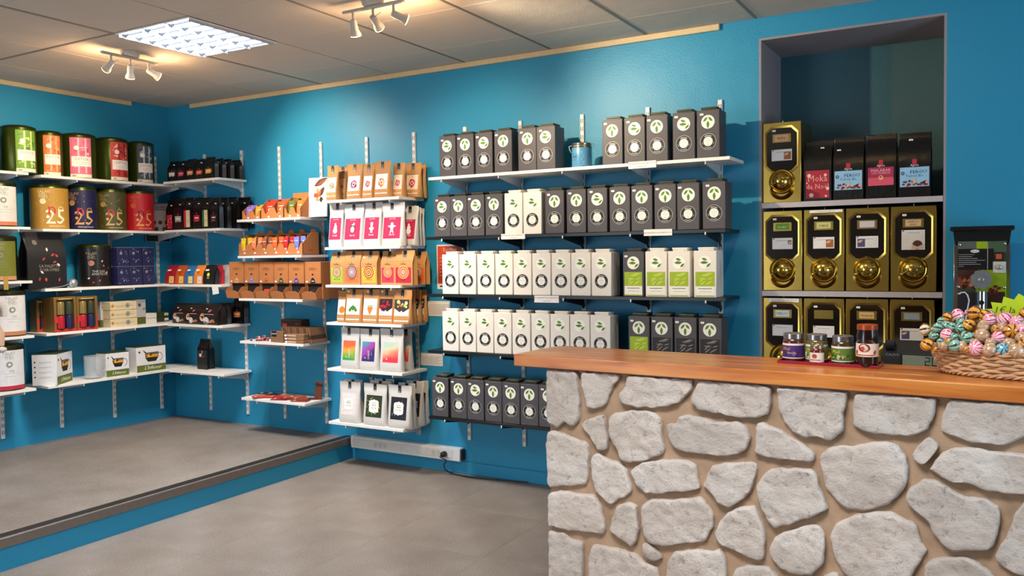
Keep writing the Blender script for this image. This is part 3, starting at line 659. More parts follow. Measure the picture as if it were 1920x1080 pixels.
crow([(612, 640, 381, -.27, lab_winter('snow', 'Frosty Apple'), 'w1', 'white pouch with pink snowman label', {'seal': .008}),
      (639.5, 677.5, 383, -.283, lab_winter('peng', 'Winter Chai'), 'w2', 'white pouch with pink penguin label'),
      (676.5, 712, 380, -.27, lab_winter('nut', 'Nutcracker'), 'w3', 'white pouch with pink nutcracker figure label', {'seal': .01}),
      (711, 754, 380, -.285, lab_winter('ging', 'Gingerbread'), 'w4', 'white pouch with pink gingerbread label', {'seal': -.01}),
      (748, 778, 386, -.195, lab_winter('snow', 'Frosty Apple'), 'w5', 'white pouch with dark pink label set back behind the gingerbread one', {'lean': -.05, 'rz': .1}),
      (758, 786, 390, -.12, None, None, 'white pouch, second from the back at right of pink-label shelf', {'rz': .04, 'd': .05}),
      (766, 792, 392, -.06, None, None, 'rearmost white pouch at right end of pink-label shelf')], CZs[1], .07, WPOUCH, 'standup', g2, '')
g3 = 'kraft pouches with round ornaments'
M1 = ['#2a4a52', '#d88a5a', '#e8c08a', '#b85a7a', '#e0b080', '#5a8a9a']; M2 = ['#3a2f55', '#8aa0b8', '#c86a4a', '#9ab0c0', '#e0803a', '#c0c8d0']; M3 = ['#b0302a', '#f0c060', '#b0302a', '#f0c060', '#c8603a', '#90a070']; M4 = ['#f0b060', '#d8504a', '#f0b060', '#c83a5a', '#f0c080', '#7aa0c0']
crow([(616.5, 642, 472, -.283, lab_mandala('#a9bd3a', M1, 'MATCHA'), 'm1', 'kraft pouch with lime green matcha label'),
      (641.5, 673, 471, -.285, lab_mandala('#e8763a', M2, 'ORANGE'), 'm2', 'kraft pouch with orange label, second on ornament shelf'),
      (674, 704.5, 471, -.28, lab_mandala('#eab13c', M3, 'VANILLA'), 'm3', 'kraft pouch with yellow vanilla label', {'st': (-.05, .19)}),
      (703, 713, 474, -.2, lab_mandala('#d8743a', M2, 'ORANGE'), 'm4', 'kraft pouch peeking from behind yellow and red ones'),
      (711.5, 738, 471, -.265, lab_mandala('#c6304e', M4, 'CHAI'), 'm5', 'kraft pouch with crimson label left of the broad crimson one'),
      (737, 771.5, 470, -.285, lab_mandala('#b81f3e', M4, 'CHAI'), 'm6', 'broad kraft pouch with crimson label at the corner of ornament shelf'),
      (768, 795, 472, -.12, lab_mandala('#d8602a', M1, 'ORANGE'), 'm7', 'kraft pouch with burnt orange label at right end of ornament shelf')], CZs[2], .06, KRAFT, 'block', g3, '')
g4 = 'kraft pouches with vegetable labels'
crow([(626, 642, 545, -.265, lab_veg('orange'), 'v1', 'narrow kraft pouch with orange fruit half hidden at left', {'seal': None}),
      (640.6, 672, 542, -.283, lab_veg('leaf'), 'v2', 'kraft pouch with green leafy vegetable label', {'st': (-.05, .22)}),
      (673, 704, 542, -.28, lab_veg('carrot'), 'v3', 'kraft pouch with orange carrot label', {'st': (-.03, .22)}),
      (703, 733, 542, -.272, lab_veg('cherry'), 'v4', 'kraft pouch with dark cherries label', {'st': (-.04, .22)}),
      (731, 765, 543, -.285, lab_veg('plum'), 'v5', 'kraft pouch with flowers and fruit label at shelf corner', {'st': (-.04, .205)}),
      (745, 771, 543, -.21, lab_veg('plum'), 'v6', 'kraft flower-label pouch directly behind the corner one', {'seal': None}),
      (757, 782, 543, -.14, lab_veg('plum'), 'v7', 'kraft flower-label pouch, third back from the corner', {'seal': None}),
      (768, 793, 543, -.07, lab_veg('plum'), 'v8', 'rearmost kraft flower-label pouch at shelf right end', {'seal': None})], CZs[3], .06, KRAFT, 'standup', g4, '')
g5 = 'white pouches with rainbow labels'
G1 = [(.25, '#2f9a4e'), (.55, '#8fae3c'), (.8, '#e8a03c'), (1.1 if 0 else 1, '#e8663a')]; G2 = [(.2, '#3a2a6e'), (.5, '#a33a9a'), (.75, '#8a5ab0'), (1, '#3f9aa8')]; G3 = [(.3, '#e8384a'), (.6, '#ee9a78'), (.85, '#cfd0b0'), (1, '#b8cdbc')]
crow([(629.5, 665, 614, -.285, lab_grad('a', G1, 0, 'TWIST'), 'g1', 'white pouch with orange and green blended label', {'seal': -.01}),
      (665, 702, 616, -.285, lab_grad('b', G2, .5, 'LIGHT'), 'g2', 'white pouch with purple and teal blended label', {'seal': .01}),
      (703, 748, 616, -.285, lab_grad('c', G3, .2, ''), 'g3', 'white pouch with cream and coral blended label', {'seal': 0}),
      (742, 763.5, 616, -.19, lab_grad('c', G3, .2, ''), 'g4', 'white pouch half hidden behind the cream and coral one')], CZs[4], .06, WPOUCH, 'standup', g5, '')
g6 = 'white iced tea pouches'
crow([(624, 664, 714, -.285, lab_ice('white'), 'i1', 'white pouch with pale pink White Ice Tea label'),
      (669.5, 714, 718, -.285, lab_ice('green'), 'i2', 'white pouch with green botanical Ice Tea label'),
      (716, 761, 721, -.285, lab_ice('black'), 'i3', 'white pouch with black Ice Tea label at the shelf corner'),
      (632, 668, 710, -.2, None, None, 'white pouch standing behind the White Ice Tea one'),
      (682, 722, 713, -.2, None, None, 'white pouch standing behind the green Ice Tea one'),
      (690, 728, 709, -.12, None, None, 'rear white pouch behind the green Ice Tea ones'),
      (735, 768, 717, -.215, lab_ice('black'), 'i4', 'white pouch, second in the black Ice Tea file'),
      (751, 784, 713, -.145, lab_ice('black'), 'i5', 'white pouch, third in the black Ice Tea file'),
      (763, 793, 712, -.075, lab_ice('black'), 'i6', 'rearmost white pouch of the black Ice Tea file')], CZs[5], .065, WPOUCH, 'standup', g6, '')
# ------------------------------------------------------------------ coffee bags in the corner
def lab_coffee(c1, c2, tall=False):
    def fn(p, w, h):
        if tall == 'full': p.rect(-w*.36, .05*h, w*.36, .5*h, C(c1), 1, nv=2); [p.disc(random.uniform(-.3, .3)*w, random.uniform(.08, .47)*h, .004, STK, 2, 6) for _ in range(8)]; return
        if tall: p.rect(-.3*w, .07*h, .3*w, .6*h, C(c2), 1, nv=2); p.rect(-.42*w, .07*h, -.16*w, .6*h, C(c1), 1.6, nv=2); p.text('2in1', .08*w, .25*h, .016, INK, 2); p.text('Café', .08*w, .45*h, .012, C(c1), 2); return
        p.rect(-.32*w, .26*h, .32*w, .44*h, C(c1), 1); p.rect(-.05*w, .46*h, .05*w, .53*h, C('#b01c30'), 1.5)
        for k in range(6): p.leaf(-.3*w+.1*w*k, .24*h, .014, .007, .6*k, C(c2), 2+.1*k)
        p.rect(-.22*w, .34*h, .22*w, .37*h, STK, 2)
    return fn
def bags(items, z, d, group, kind='block', name='coffee_bag', cat='coffee bag', mat=BFOIL):
    for i, (a, b, top, y, lf, lk, st, txt) in enumerate(items):
        x, w = span(a, b, y); h = topz((a+b)/2, top, y+d/2)-z; st = (w*.12, h*.8) if st else None
        pouch((x, y, z), w*.99, h, min(d, -y-.015), kind, mat, txt, group, lf, lk, sticker=st, name=name, cat=cat, seed=i, rz=random.uniform(-.04, .04))
gA = 'small black coffee bags'
bags([(316, 332.5, 303, -.275, lab_coffee('#d8cfc8', '#a89890'), 'c1', 1, 'small black coffee bag with cream label at far left of top corner shelf'),
      (333, 349.5, 302, -.28, lab_coffee('#c22240', '#d86a7a'), 'c2', 1, 'small black coffee bag with crimson label, top corner shelf'),
      (350, 366.5, 299, -.28, lab_coffee('#d8824a', '#e0a07a'), 'c3', 0, 'small black coffee bag with peach label, top corner shelf'),
      (367, 384, 299, -.283, lab_coffee('#cf4426', '#e08a5a'), 'c4', 1, 'small black coffee bag with orange-red label, top corner shelf'),
      (384.5, 401.5, 295, -.285, lab_coffee('#d89a2c', '#e8c06a'), 'c5', 0, 'small black coffee bag with amber label at the corner of its shelf'),
      (398, 416, 298, -.21, None, None, 1, 'black coffee bag first behind the amber-label one'),
      (413, 431, 299, -.145, None, None, 1, 'black coffee bag second behind the amber-label one'),
      (428, 448, 301, -.08, None, None, 0, 'rearmost black coffee bag on the top corner shelf')], AZ[0], .06, gA)
gB = 'tall black coffee bags'
bags([(311, 324, 375, -.26, lab_coffee('#b81f30', '#ffffff', 'full'), 't1', 1, 'black bag with red dotted wrap beside the grey standing card'),
      (325, 342, 373, -.275, lab_coffee('#9fb0aa', '#b0403a'), 't2', 1, 'tall black coffee bag with grey-green label'),
      (343, 359, 371, -.28, lab_coffee('#c02a34', '#e0cfa8', True), 't3', 1, 'tall black coffee bag with red and cream strip'),
      (360, 377, 371, -.28, lab_coffee('#c0203a', '#d04a4a'), 't4', 1, 'tall black coffee bag with crimson label and beans'),
      (377.5, 392, 371, -.283, lab_coffee('#2f6a3a', '#e6d6a0', True), 't5', 1, 'tall black coffee bag with green and cream strip'),
      (392.5, 408, 371, -.285, lab_coffee('#40201c', '#c85a4a'), 't6', 1, 'tall black coffee bag with pinkish beans at the shelf corner'),
      (405, 423, 371, -.21, None, None, 1, 'tall black coffee bag first behind the corner one'),
      (422, 440, 370, -.145, None, None, 1, 'tall black coffee bag second behind the corner one'),
      (443, 465, 370, -.08, None, None, 1, 'rearmost tall black coffee bag, second corner shelf')], AZ[1], .06, gB)
def lab_small(bg, tag, dark=False):
    def fn(p, w, h):
        p.rect(-.1*w, .06*h, .38*w, .42*h, C(tag), 1); p.disc(-.05*w, .62*h, .1*w, C('#1c1512'), 1.5, 10); p.rect(-.4*w, .7*h, -.05*w, .78*h, STK, 1)
        if dark: p.disc(0, .5*h, .13*w, C('#d8e02c'), 2, 10); p.text('café', 0, .3*h, .02, STK, 2)
        else: p.text('café', .14*w, .16*h, .016, C('#b01c30'), 2)
    return fn
gC = 'small colourful bags'
for i, (a, b, y, c, tg, dk, txt) in enumerate([(305, 324, -.27, '#a81c2a', '#e8c070', 0, 'small red bag at the left end of the third corner shelf'), (324, 341.5, -.275, '#c2511f', '#e8c070', 0, 'small burnt orange bag beside the red one'),
        (342, 359, -.28, '#2d6ea8', '#e6d27a', 0, 'small blue bag on the third corner shelf'), (359, 376, -.283, '#e0812c', '#d8d4cf', 0, 'small bright orange bag with grey panel'), (376, 396, -.285, '#151517', '#151517', 1, 'small black bag with yellow dot on third corner shelf'),
        (394, 409, -.22, '#b81f33', '#c03040', 0, 'small red bag between black bag and grey bag'), (402, 427, -.17, '#b9b2ab', '#a8a29c', 0, 'small light grey bag on the third corner shelf'), (416, 432, -.09, '#cf3a5a', '#e0a0b0', 0, 'small pink bag behind the light grey one')]):
    x, w = span(a, b, y); h = .155
    pouch((x, y, AZ[2]), w*.98, h, min(.07 if i < 5 else .04, -y-.02), 'soft', C(c, .45, bump=.5, scale=25), txt, gC, lab_small(c, tg, dk), 's%d' % i, name='small_bag', cat='bag', lean=-.08 if y < -.15 else 0, seed=i)
def lab_pods(p, w, h):
    p.disc(-.3*w, .42*h, .11*w, C('#d8733a'), 1, 14); p.disc(-.3*w, .33*h, .12*w, C('#c9c4c0'), 1.5, 14); p.disc(-.08*w, .2*h, .14*w, C('#dad5d0'), 2, 16); p.ring(-.08*w, .2*h, .08*w, .1*w, C('#8f8a86'), 3, 14)
    p.leaf(.05*w, .12*h, .3*w, .1*w, .4, C('#c98a72'), 1.6); p.leaf(.12*w, .2*h, .28*w, .09*w, -.1, C('#a86a4a'), 1.8); p.rect(-.2*w, .5*h, .3*w, .53*h, C('#9a9490'), 1); p.leaf(-.02*w, .62*h, .18*w, .08*w, .5, C('#d8607a'), 1.5)
gD = 'dark coffee pod bags'
BROWN = C('#1b1210', .3, bump=.8, scale=20)
for i, (a, b, y, txt) in enumerate([(317, 342, -.26, 'dark coffee pod bag at the left of its shelf'), (341, 368, -.275, 'dark coffee pod bag in the middle of the front three'), (366, 402, -.287, 'broad dark coffee pod bag at the shelf corner'), (398, 418, -.19, 'dark coffee pod bag lying behind the broad corner one'), (412, 428, -.115, 'rear dark coffee pod bag next to the tall bag')]):
    x, w = span(a, b, y)
    pouch((x, y, AZ[3]), w*.98, .165, min(.1 if i < 3 else .06, -y-.02), 'soft', BROWN, txt, gD, lab_pods, 'pods%d' % i, name='pod_bag', cat='coffee bag', sticker=(-.03, .125) if i < 3 else None, seed=i)
x, w = span(442, 467, -.1)
pouch((.875, -.085, AZ[3]), .118, .215, .07, 'block', BFOIL, 'tall black bag with small orange label at right end of pod shelf', None, lab_coffee('#c4662c', '#e0a07a'), 'tallone', name='coffee_bag', cat='coffee bag')
x, w = span(359, 387, -.16)
def lab_red(p, w, h): p.rect(-.2*w, .42*h, .22*w, .72*h, C('#c2202f'), 1); p.rect(-.26*w, .42*h, -.05*w, .52*h, C('#d8c8c8'), 1.5); p.text('1', .02*w, .52*h, .04, STK, 2)
pouch((x, -.17, AZ[4]), .118, hit(372, 635, 1, -.14).z-AZ[4], .08, 'block', BFOIL, 'single black bag with red square label on the lowest corner shelf', None, lab_red, 'redsq', name='coffee_bag', cat='coffee bag')
# ------------------------------------------------------------------ round tins (left wall)
def tin(px0, px1, pytop, z, xc, off, label, group, body, wrap=None, panel=None, key='', hscale=1):
    c = hit((px0+px1)/2, 400, 0, xc); dep = (Vector((xc, c.y, z))-cam.location).dot(fwd)
    r = min((px1-px0)/2*dep/FPX, .142); h = hit((px0+px1)/2, pytop, 0, xc).z-z
    dv = Vector((CX-xc, CY-c.y)); ang = math.atan2(dv.y, dv.x)
    t = thing('tea_tin', (xc, c.y, z), label, 'tea tin', group, rz=ang+pi/2+rad(off))
    m = MB().mat(body); m.lathe([(0, .001), (r*.985, .001), (r, .006), (r, h*.93), (r*.985, h*.945), (0, h*.945)], 40)
    obj('body', m, t)
    ld = MB().mat(C('#3b4016', .3, .75)); ld.lathe([(r*1.006, h*.925), (r*1.006, h*.955), (r*.96, h*.975), (r*.85, h*.99), (r*.8, h), (0, h)], 40, closed=False)
    obj('lid', ld, t)
    p = Print(lambda u, v, e: ((r+e+.0006)*sin(u/r), -(r+e+.0006)*cos(u/r), v), nu=10, eps=.0006)
    (wrap or panel)(p, r, h*.92); obj('wrap_label' if wrap else 'label', p.mb, t, smooth=0)
    return t
TING = C('#3d4a10', .3, .55)
def lab_tall(c0, c1, c2):
    def fn(p, r, h):
        a = r*.62; p.rect(-a, .02*h, a, .97*h, C(c0), 1); p.rect(-a, .02*h, a, .1*h, C('#e9e2c9'), 1.6); rnd = random.Random(c0)
        for k in range(26):
            x, y = rnd.uniform(-.8, .5)*a, rnd.uniform(.12, .86)*h; p.poly([(x, y), (x+.03, y+rnd.uniform(-.03, .05)), (x+.028, y+.012), (x, y+.008)], C(rnd.choice([c1, c2])), 2+.03*k)
        for q in (-.3, .35): p.rect(q*a, .12*h, q*a+.012, .95*h, C(c1), 3)
        p.rect(-.85*a, .28*h, a*.95, .52*h, C('#efe6da'), 4); p.text('DETOX', .05*a, .43*h, .026, GREY, 5); p.rect(-.4*a, .37*h, .5*a, .375*h, GREY, 5, nu=5); p.rect(-.3*a, .33*h, .4*a, .335*h, GREY, 5, nu=5)
        p.disc(-.4*a, .72*h, .017, C('#e9e4d8'), 6, 14)
        p.rect(-a*.8, .05*h, -.5*a, .065*h, INK, 3)
    return fn
def lab_25(c0, gold, pale, red='#c22a3c'):
    def fn(p, r, h):
        L = pi*r*.999; p.rect(-L, .012*h, L, .975*h, C(c0, .4), 1, nu=48); G = C(gold); P_ = C(pale); R_ = C(red)
        for k, w_ in enumerate(('PALAIS', 'DES', 'THÉS')): p.text(w_, -.055+(-.012 if k == 1 else (-.006 if k == 2 else 0)), (.86-.062*k)*h, .027, G if k else G, 2)
        p.disc(-.062, .66*h, .021, G, 5, 16)
        p.text('25', .02, .13*h, .15, P_, 3, wide=.95); p.text('n', -.005, .36*h, .12, R_, 4); p.ring(.055, .48*h, .014, .019, G, 3, 16); p.disc(-.032, .29*h, .011, P_, 3, 12)
        p.text('infusion gourmande', .03, .06*h, .014, STK, 2); rnd = random.Random(c0)
        for k in range(26): p.disc(rnd.uniform(-.9, 1.0)*r, rnd.uniform(.1, .93)*h, rnd.uniform(.0012, .003), C(rnd.choice(['#f0e6c8', gold, '#4a3a2a'])), 4, 6)
    return fn
def lab_plain(base, band, icon=True, txt='THÉ'):
    def fn(p, r, h):
        a = r*.95; p.rect(-a, .03*h, a, .95*h, C(base), 1, nu=14); p.rect(-a, .03*h, a, .12*h, C(band), 2, nu=14)
        for k, w_ in enumerate(('PALAIS', 'DES', 'THÉS')): p.text(w_, .0, (.86-.06*k)*h, .026, C('#9c9a8c'), 2)
        p.disc(0, .62*h, .02, C('#8b8d84'), 4, 14); p.disc(0, .62*h, .01, C(base), 6, 12); p.rect(-.3*a, .4*h, .5*a, .405*h, GREY, 2, nu=5); p.rect(-.2*a, .34*h, .4*a, .345*h, GREY, 2, nu=5); p.text(txt, .1*a, .44*h, .018, GREY, 2)
    return fn
gt = 'green round tins on the top left shelf'
tin(9, 69, 238, L2Z[0], .155, 27, 'green round tin with bamboo-green label, leftmost full tin of top row', gt, TING, panel=lab_tall('#6f9a2e', '#c9d88a', '#2f7a33'))
tin(71, 119.5, 248, LZ[0], .15, 15, 'green round tin with orange label, top left-wall shelf', gt, TING, panel=lab_tall('#d9783c', '#e8a878', '#a84a2c'))
tin(120.5, 181, 253, LZ[0], .155, 8, 'green round tin with pink label, top left-wall shelf', gt, TING, panel=lab_tall('#de6a86', '#f0b8c0', '#c84a6a'))
tin(182, 241, 261, LZ[0], .155, 34, 'green round tin with red branching label, top left-wall shelf', gt, TING, panel=lab_tall('#c83a30', '#8f1f22', '#e8b090'))
tin(241.5, 290, 268, LZ[0], .15, 23, 'green round tin with slate blue label, top row next to corner', gt, TING, panel=lab_tall('#3c4b5a', '#aeb8bf', '#25303a'))
gt = 'wrapped round tins with large 25 on the second left shelf'
tin(60.5, 125, 346, LZ[1], .155, 10, 'gold round tin with white numerals 25', gt, TING, wrap=lab_25('#b58a35', '#e8dcb0', '#f0e6d8'))
tin(126, 179.5, 350, LZ[1], .15, 0, 'navy blue round tin with golden numerals 25', gt, TING, wrap=lab_25('#1c1b45', '#b08a4a', '#c79c60'))
tin(182, 235, 353.6, LZ[1], .15, 3, 'olive round tin with golden numerals 25', gt, TING, wrap=lab_25('#4b4a22', '#b79455', '#cba468'))
tin(233.5, 286.5, 357, LZ[1], .15, 12, 'bright red round tin with numerals 25', gt, TING, wrap=lab_25('#c51d28', '#d8603c', '#e0a050', '#7a0f1c'))
tin(145, 202.5, 458, LZ[2], .155, 0, 'black round tin with scattered petals beside the navy boxes', None, C('#121212', .3), wrap=lambda p, r, h: (p.rect(-3.1*r, .012*h, 3.1*r, .975*h, C('#161414', .35), 1, nu=48), [p.text(w_, -.02, (.82-.06*k)*h, .026, C('#8a857a'), 2) for k, w_ in enumerate(('PALAIS', 'DES', 'THÉS'))], p.disc(-.02, .6*h, .021, C('#a8705a'), 2, 14), p.text('THÉ DES', .03, .36*h, .024, C('#b0aaa0'), 2), p.text('AMATEURS', .04, .29*h, .024, C('#b0aaa0'), 2), [p.leaf(x, y*h, .02, .012, a, C(c), 2) for x, y, a, c in ((.05, .62, 1, '#c8b0a0'), (.07, .5, 2, '#b84a3c'), (-.05, .2, .4, '#d8d0c0'), (.03, .12, 1.2, '#c23a3a'), (-.02, .1, .2, '#b81f33'), (.085, .33, 1, '#c8c0b0'), (.1, .45, .7, '#5a4a44'))]))
gl = 'round tins at the left picture edge'
tin(-38, 0, 236, L2Z[0], .15, 20, 'round tin with white label cut by left picture edge, top row', gl, TING, panel=lab_plain('#e8e4da', '#d8b048'))
tin(-40, 27, 340, L2Z[1], .155, 20, 'large round tin, white label and orange band, at left picture edge', gl, C('#26291a', .3, .6), panel=lab_plain('#e6e4df', '#d8805a'))
tin(-46, 24, 442, L2Z[2], .155, 10, 'round tin with olive green label at left picture edge', gl, C('#26291a', .3, .6), panel=lab_plain('#757a2a', '#c8906a'))
tin(-28, 37, 543, L2Z[3], .155, 18, 'round tin, white label, behind the hanging soft toy', gl, C('#26291a', .3, .6), panel=lab_plain('#e0dedc', '#b87a52'))
tin(-36, 31, 645, L2Z[4], .155, 14, 'round tin, white label and red base band, lowest at left picture edge', gl, C('#26291a', .3, .6), panel=lab_plain('#dcdcdc', '#b3203a'))
# ------------------------------------------------------------------ cartons
def carton(loc, w, d, h, mat, label, cat, group=None, front=None, side=None, rz=0, name='carton', top=None, sticker=None, bev=.0015, rot=None):
    t = thing(name, loc, label, cat, group, rz=rz, rot=rot)
    obj('box', MB().mat(mat).box(-w/2, w/2, 0, d, 0, h, bev), t)
    if front: p = Print(); front(p, w, h); obj('front_print', p.mb, t, smooth=0)
    if side:
        s, fn = side; p = Print(lambda u, v, e: (s*(w/2+e), u if s > 0 else d-u, v)); fn(p, d, h); obj('side_print', p.mb, t, smooth=0)
    if top: obj('lid', MB().mat(top).box(-w/2-.001, w/2+.001, -.001, d+.001, h-.002, h+.003, .001), t)
    if sticker: price_tag(t, sticker[0], sticker[1], -.001)
    return t
def lspan(a, b, x):
    p, q = hit(a, 400, 0, x).y, hit(b, 400, 0, x).y; return (p+q)/2, q-p
def lz(px, py, x): return hit(px, py, 0, x).z
# ---- left wall, third shelf
def petals(p, w, h):
    rnd = random.Random(4); p.disc(-.25*w, .82*h, .018, C('#6c6760'), 1, 14)
    p.text('LA PALETTE', .05*w, .38*h, .028, C('#8f8a80'), 1); p.text("D'ARÔMES", .05*w, .31*h, .03, C('#8f8a80'), 1)
    for x, y, c in ((0, .66, '#d8c8b0'), (.1, .58, '#c8452c'), (.28, .56, '#c23a4a'), (-.12, .5, '#a83040'), (.14, .46, '#b8303c'), (.32, .4, '#e8dcc8'), (-.18, .32, '#d8d0c0'), (-.05, .2, '#d8502c'), (.3, .19, '#c0304a'), (-.22, .14, '#a82a3a')): p.leaf(x*w, y*h, .03, .015, rnd.uniform(0, 6), C(c), 1.4)
y_, w_ = lspan(48, 122, .27)
pouch((.27, y_, LZ[2]), w_, lz(80, 436, .22)-LZ[2], .11, 'block', C('#121113', .5, bump=.3), 'large matt black bag with scattered petals on left wall', None, petals, 'petals', rz=pi/2, name='tea_bag', cat='tea bag', seed=2)
y_, w_ = lspan(98, 143, .285)
t = thing('tea_infuser', (.285, y_-.02, LZ[2]), 'wire ball tea infuser lying on shelf by black tin', 'tea infuser')
obj('mesh_ball', MB().mat(C('#c9ccd0', .3, .8)).ball((0, .065, .034), .034, 16, 10), t)
obj('handle', MB().mat(C('#c9ccd0', .25, .9)).tube([(0, .035, .03), (0, -.02, .012), (0, -.09, .006), (.004, -.135, .004), (.008, -.15, .01)], .003, 6), t)
obj('rim', MB().mat(C('#a9acb0', .3, .9)).lathe([(.036, -.003), (.037, 0), (.036, .003)], 20, (0, .065, .034), 'x', closed=False), t)
def stars(p, w, h):
    rnd = random.Random(int(w*1e4)); p.disc(-.2*w, .7*h, .012, C('#8088a0'), 1, 12); p.leaf(.22*w, .72*h, .016, .008, 2, C('#7a86b0'), 1); p.rect(-.25*w, .34*h, .3*w, .35*h, C('#8088a0'), 1)
    for k in range(7): p.disc(rnd.uniform(-.42, .42)*w, rnd.uniform(.08, .92)*h, .0022, STK, 1.5, 6)
    p.leaf(-.05*w, .2*h, .02, .008, 1, C('#a8a8c8'), 1)
NAVY = C('#23264f', .4)
for k, (a, b) in enumerate([(215, 238), (238.5, 261.5), (262.5, 284)]):
    y_, w_ = lspan(a, b, .27); H_ = (lz(250, 464, .27)-LZ[2])/2-.001
    for r in (0, 1):
        carton((.285, y_, LZ[2]+r*(H_+.001)), w_*.98, .075, H_, NAVY, f'small navy tea box, {["left", "middle", "right"][k]} of the {["lower", "upper"][r]} row', 'tea box', 'navy boxes stacked two high', stars, rz=pi/2, name='tea_box', top=C('#5d6288'))
# ---- left wall, fourth shelf: gift sets
GOLD = C('#8a6a34', .4, .3); SHADE = C('#2f3420', .5)
def gift(a, b, ptop, x, label, full=True):
    y_, w_ = lspan(a, b, x); h = lz((a+b)/2, ptop, x)-LZ[3]
    t = thing('gift_set', (x, y_, LZ[3]), label, 'gift set', 'tea tin gift sets', rz=pi/2); d = .09
    m = MB().mat(GOLD); e = .018; m.box(-w_/2, w_/2, .03, d, 0, h, .001); m.box(-w_/2, -w_/2+e, 0, .03, 0, h, .001); m.box(w_/2-e, w_/2, 0, .03, 0, h, .001); m.box(-w_/2+e, w_/2-e, 0, .03, 0, .02, .001); m.box(-w_/2+e, w_/2-e, 0, .03, h-.02, h, .001)
    obj('box', m, t)
    for s, c in ((-1, '#8f7a48'), (1, '#3c4434')):
        obj('tin', MB().mat(C(c, .35, .4)).lathe([(0, 0), (w_*.17, 0), (w_*.17, h*.33), (w_*.15, h*.36), (0, h*.36)], 18, (s*w_*.19, .012, h*.5)), t)
        obj('tin', MB().mat(C('#b8202c' if s < 0 else '#23264f', .35, .3)).lathe([(0, 0), (w_*.17, 0), (w_*.17, h*.33), (w_*.15, h*.36), (0, h*.36)], 18, (s*w_*.19, .012, h*.1)), t)
    p = Print(); R_ = C('#c02a2a'); p.poly([(-w_/2, .002), (w_/2, .002), (w_/2, .05*h), (.1*w_, .13*h), (-.1*w_, .04*h), (-w_/2, .1*h)], R_, 1); p.poly([(-w_/2, .2*h), (-.3*w_, .3*h), (-.2*w_, .42*h), (-.42*w_, .46*h), (-w_/2, .4*h)], R_, 1); p.rect(.42*w_, .1*h, .495*w_, .4*h, R_, 1); p.rect(-.3*w_, .93*h, .3*w_, .95*h, C('#d8c48a'), 1)
    obj('front_print', p.mb, t, smooth=0); return t
gift(62, 77, 563, .13, 'gold gift set half hidden at the near end of its shelf')
gift(81, 95, 560, .19, 'gold gift set second from left, turned to show its dark side')
gift(95, 137, 557, .285, 'gold gift set with red and dark tins, third from left')
gift(138, 177, 556, .285, 'gold gift set next to the stacked cream boxes')
def infprint(p, w, h): p.text('INFUSEUR', -.12*w, .35*h, .02, C('#a8854a'), 1); p.disc(-.42*w, .5*h, .013, C('#c08040'), 1, 12); p.disc(.15*w, .5*h, .018, C('#4a4a48'), 1, 14); p.ring(.15*w, .5*h, .009, .012, STK, 2, 12); p.rect(.22*w, .45*h, .36*w, .49*h, C('#7a7a78'), 1)
CRM = C('#d6c59f', .5)
y_, w_ = lspan(201, 251, .285)
for k in range(3): carton((.285, y_, LZ[3]+k*.066), w_, .12, .064, CRM, f'flat cream infuser box, {["bottom", "middle", "top"][k]} of the stack of three', 'infuser box', 'stacked cream infuser boxes', infprint, rz=pi/2+(k-1)*.02, name='infuser_box')
def cup(p, w, h): p.disc(-.2*w, .7*h, .014, C('#4a4a48'), 1, 12); p.leaf(.1*w, .4*h, .04, .02, .5, C('#8a8078'), 1); p.rect(-.2*w, .5*h, .2*w, .51*h, GREY, 1)
y_, w_ = lspan(182, 200.5, .2)
for nm, a, b, pt, txt in (('a', 182, 200.5, 566, 'grey box standing on green box left of the cream stack'), ('b', 251, 268, 562, 'grey box standing on green box right of the cream stack')):
    y_, w_ = lspan(a, b, .19); h = lz((a+b)/2, pt, .19)-LZ[3]
    carton((.19, y_, LZ[3]), w_, .09, .055, C('#4c5724', .5), 'olive green box under the '+txt.split(' standing')[0]+(' left' if nm == 'a' else ' right')+' of cream stack', 'box', 'low olive boxes', rz=pi/2, name='tea_box')
    carton((.19, y_, LZ[3]+.056), w_*.98, .08, h-.056, C('#b5b0b2', .5), txt, 'box', 'grey boxes', cup, rz=pi/2, name='tea_box')
y_, w_ = lspan(268.5, 288, .2)
for k in range(2): carton((.2, y_, LZ[3]+k*.042), w_, .09, .04, C('#d8d3cc', .5), f'small flat white box, {["lower", "upper"][k]} of two beside the cream stack', 'box', 'small flat white boxes', rz=pi/2, name='tea_box')
y_, w_ = lspan(289, 311, .15)
for k in range(2): carton((.15, y_, LZ[3]+k*.042), w_, .09, .04, C('#2c3a1c', .5), f'dark green flat box with white tag, {["lower", "upper"][k]} one near the corner', 'box', 'dark green flat boxes', lambda p, w, h: (p.rect(.12*w, .25*h, .45*w, .75*h, STK, 1), p.rect(.17*w, .42*h, .4*w, .55*h, GREY, 2)), rz=pi/2, name='tea_box')
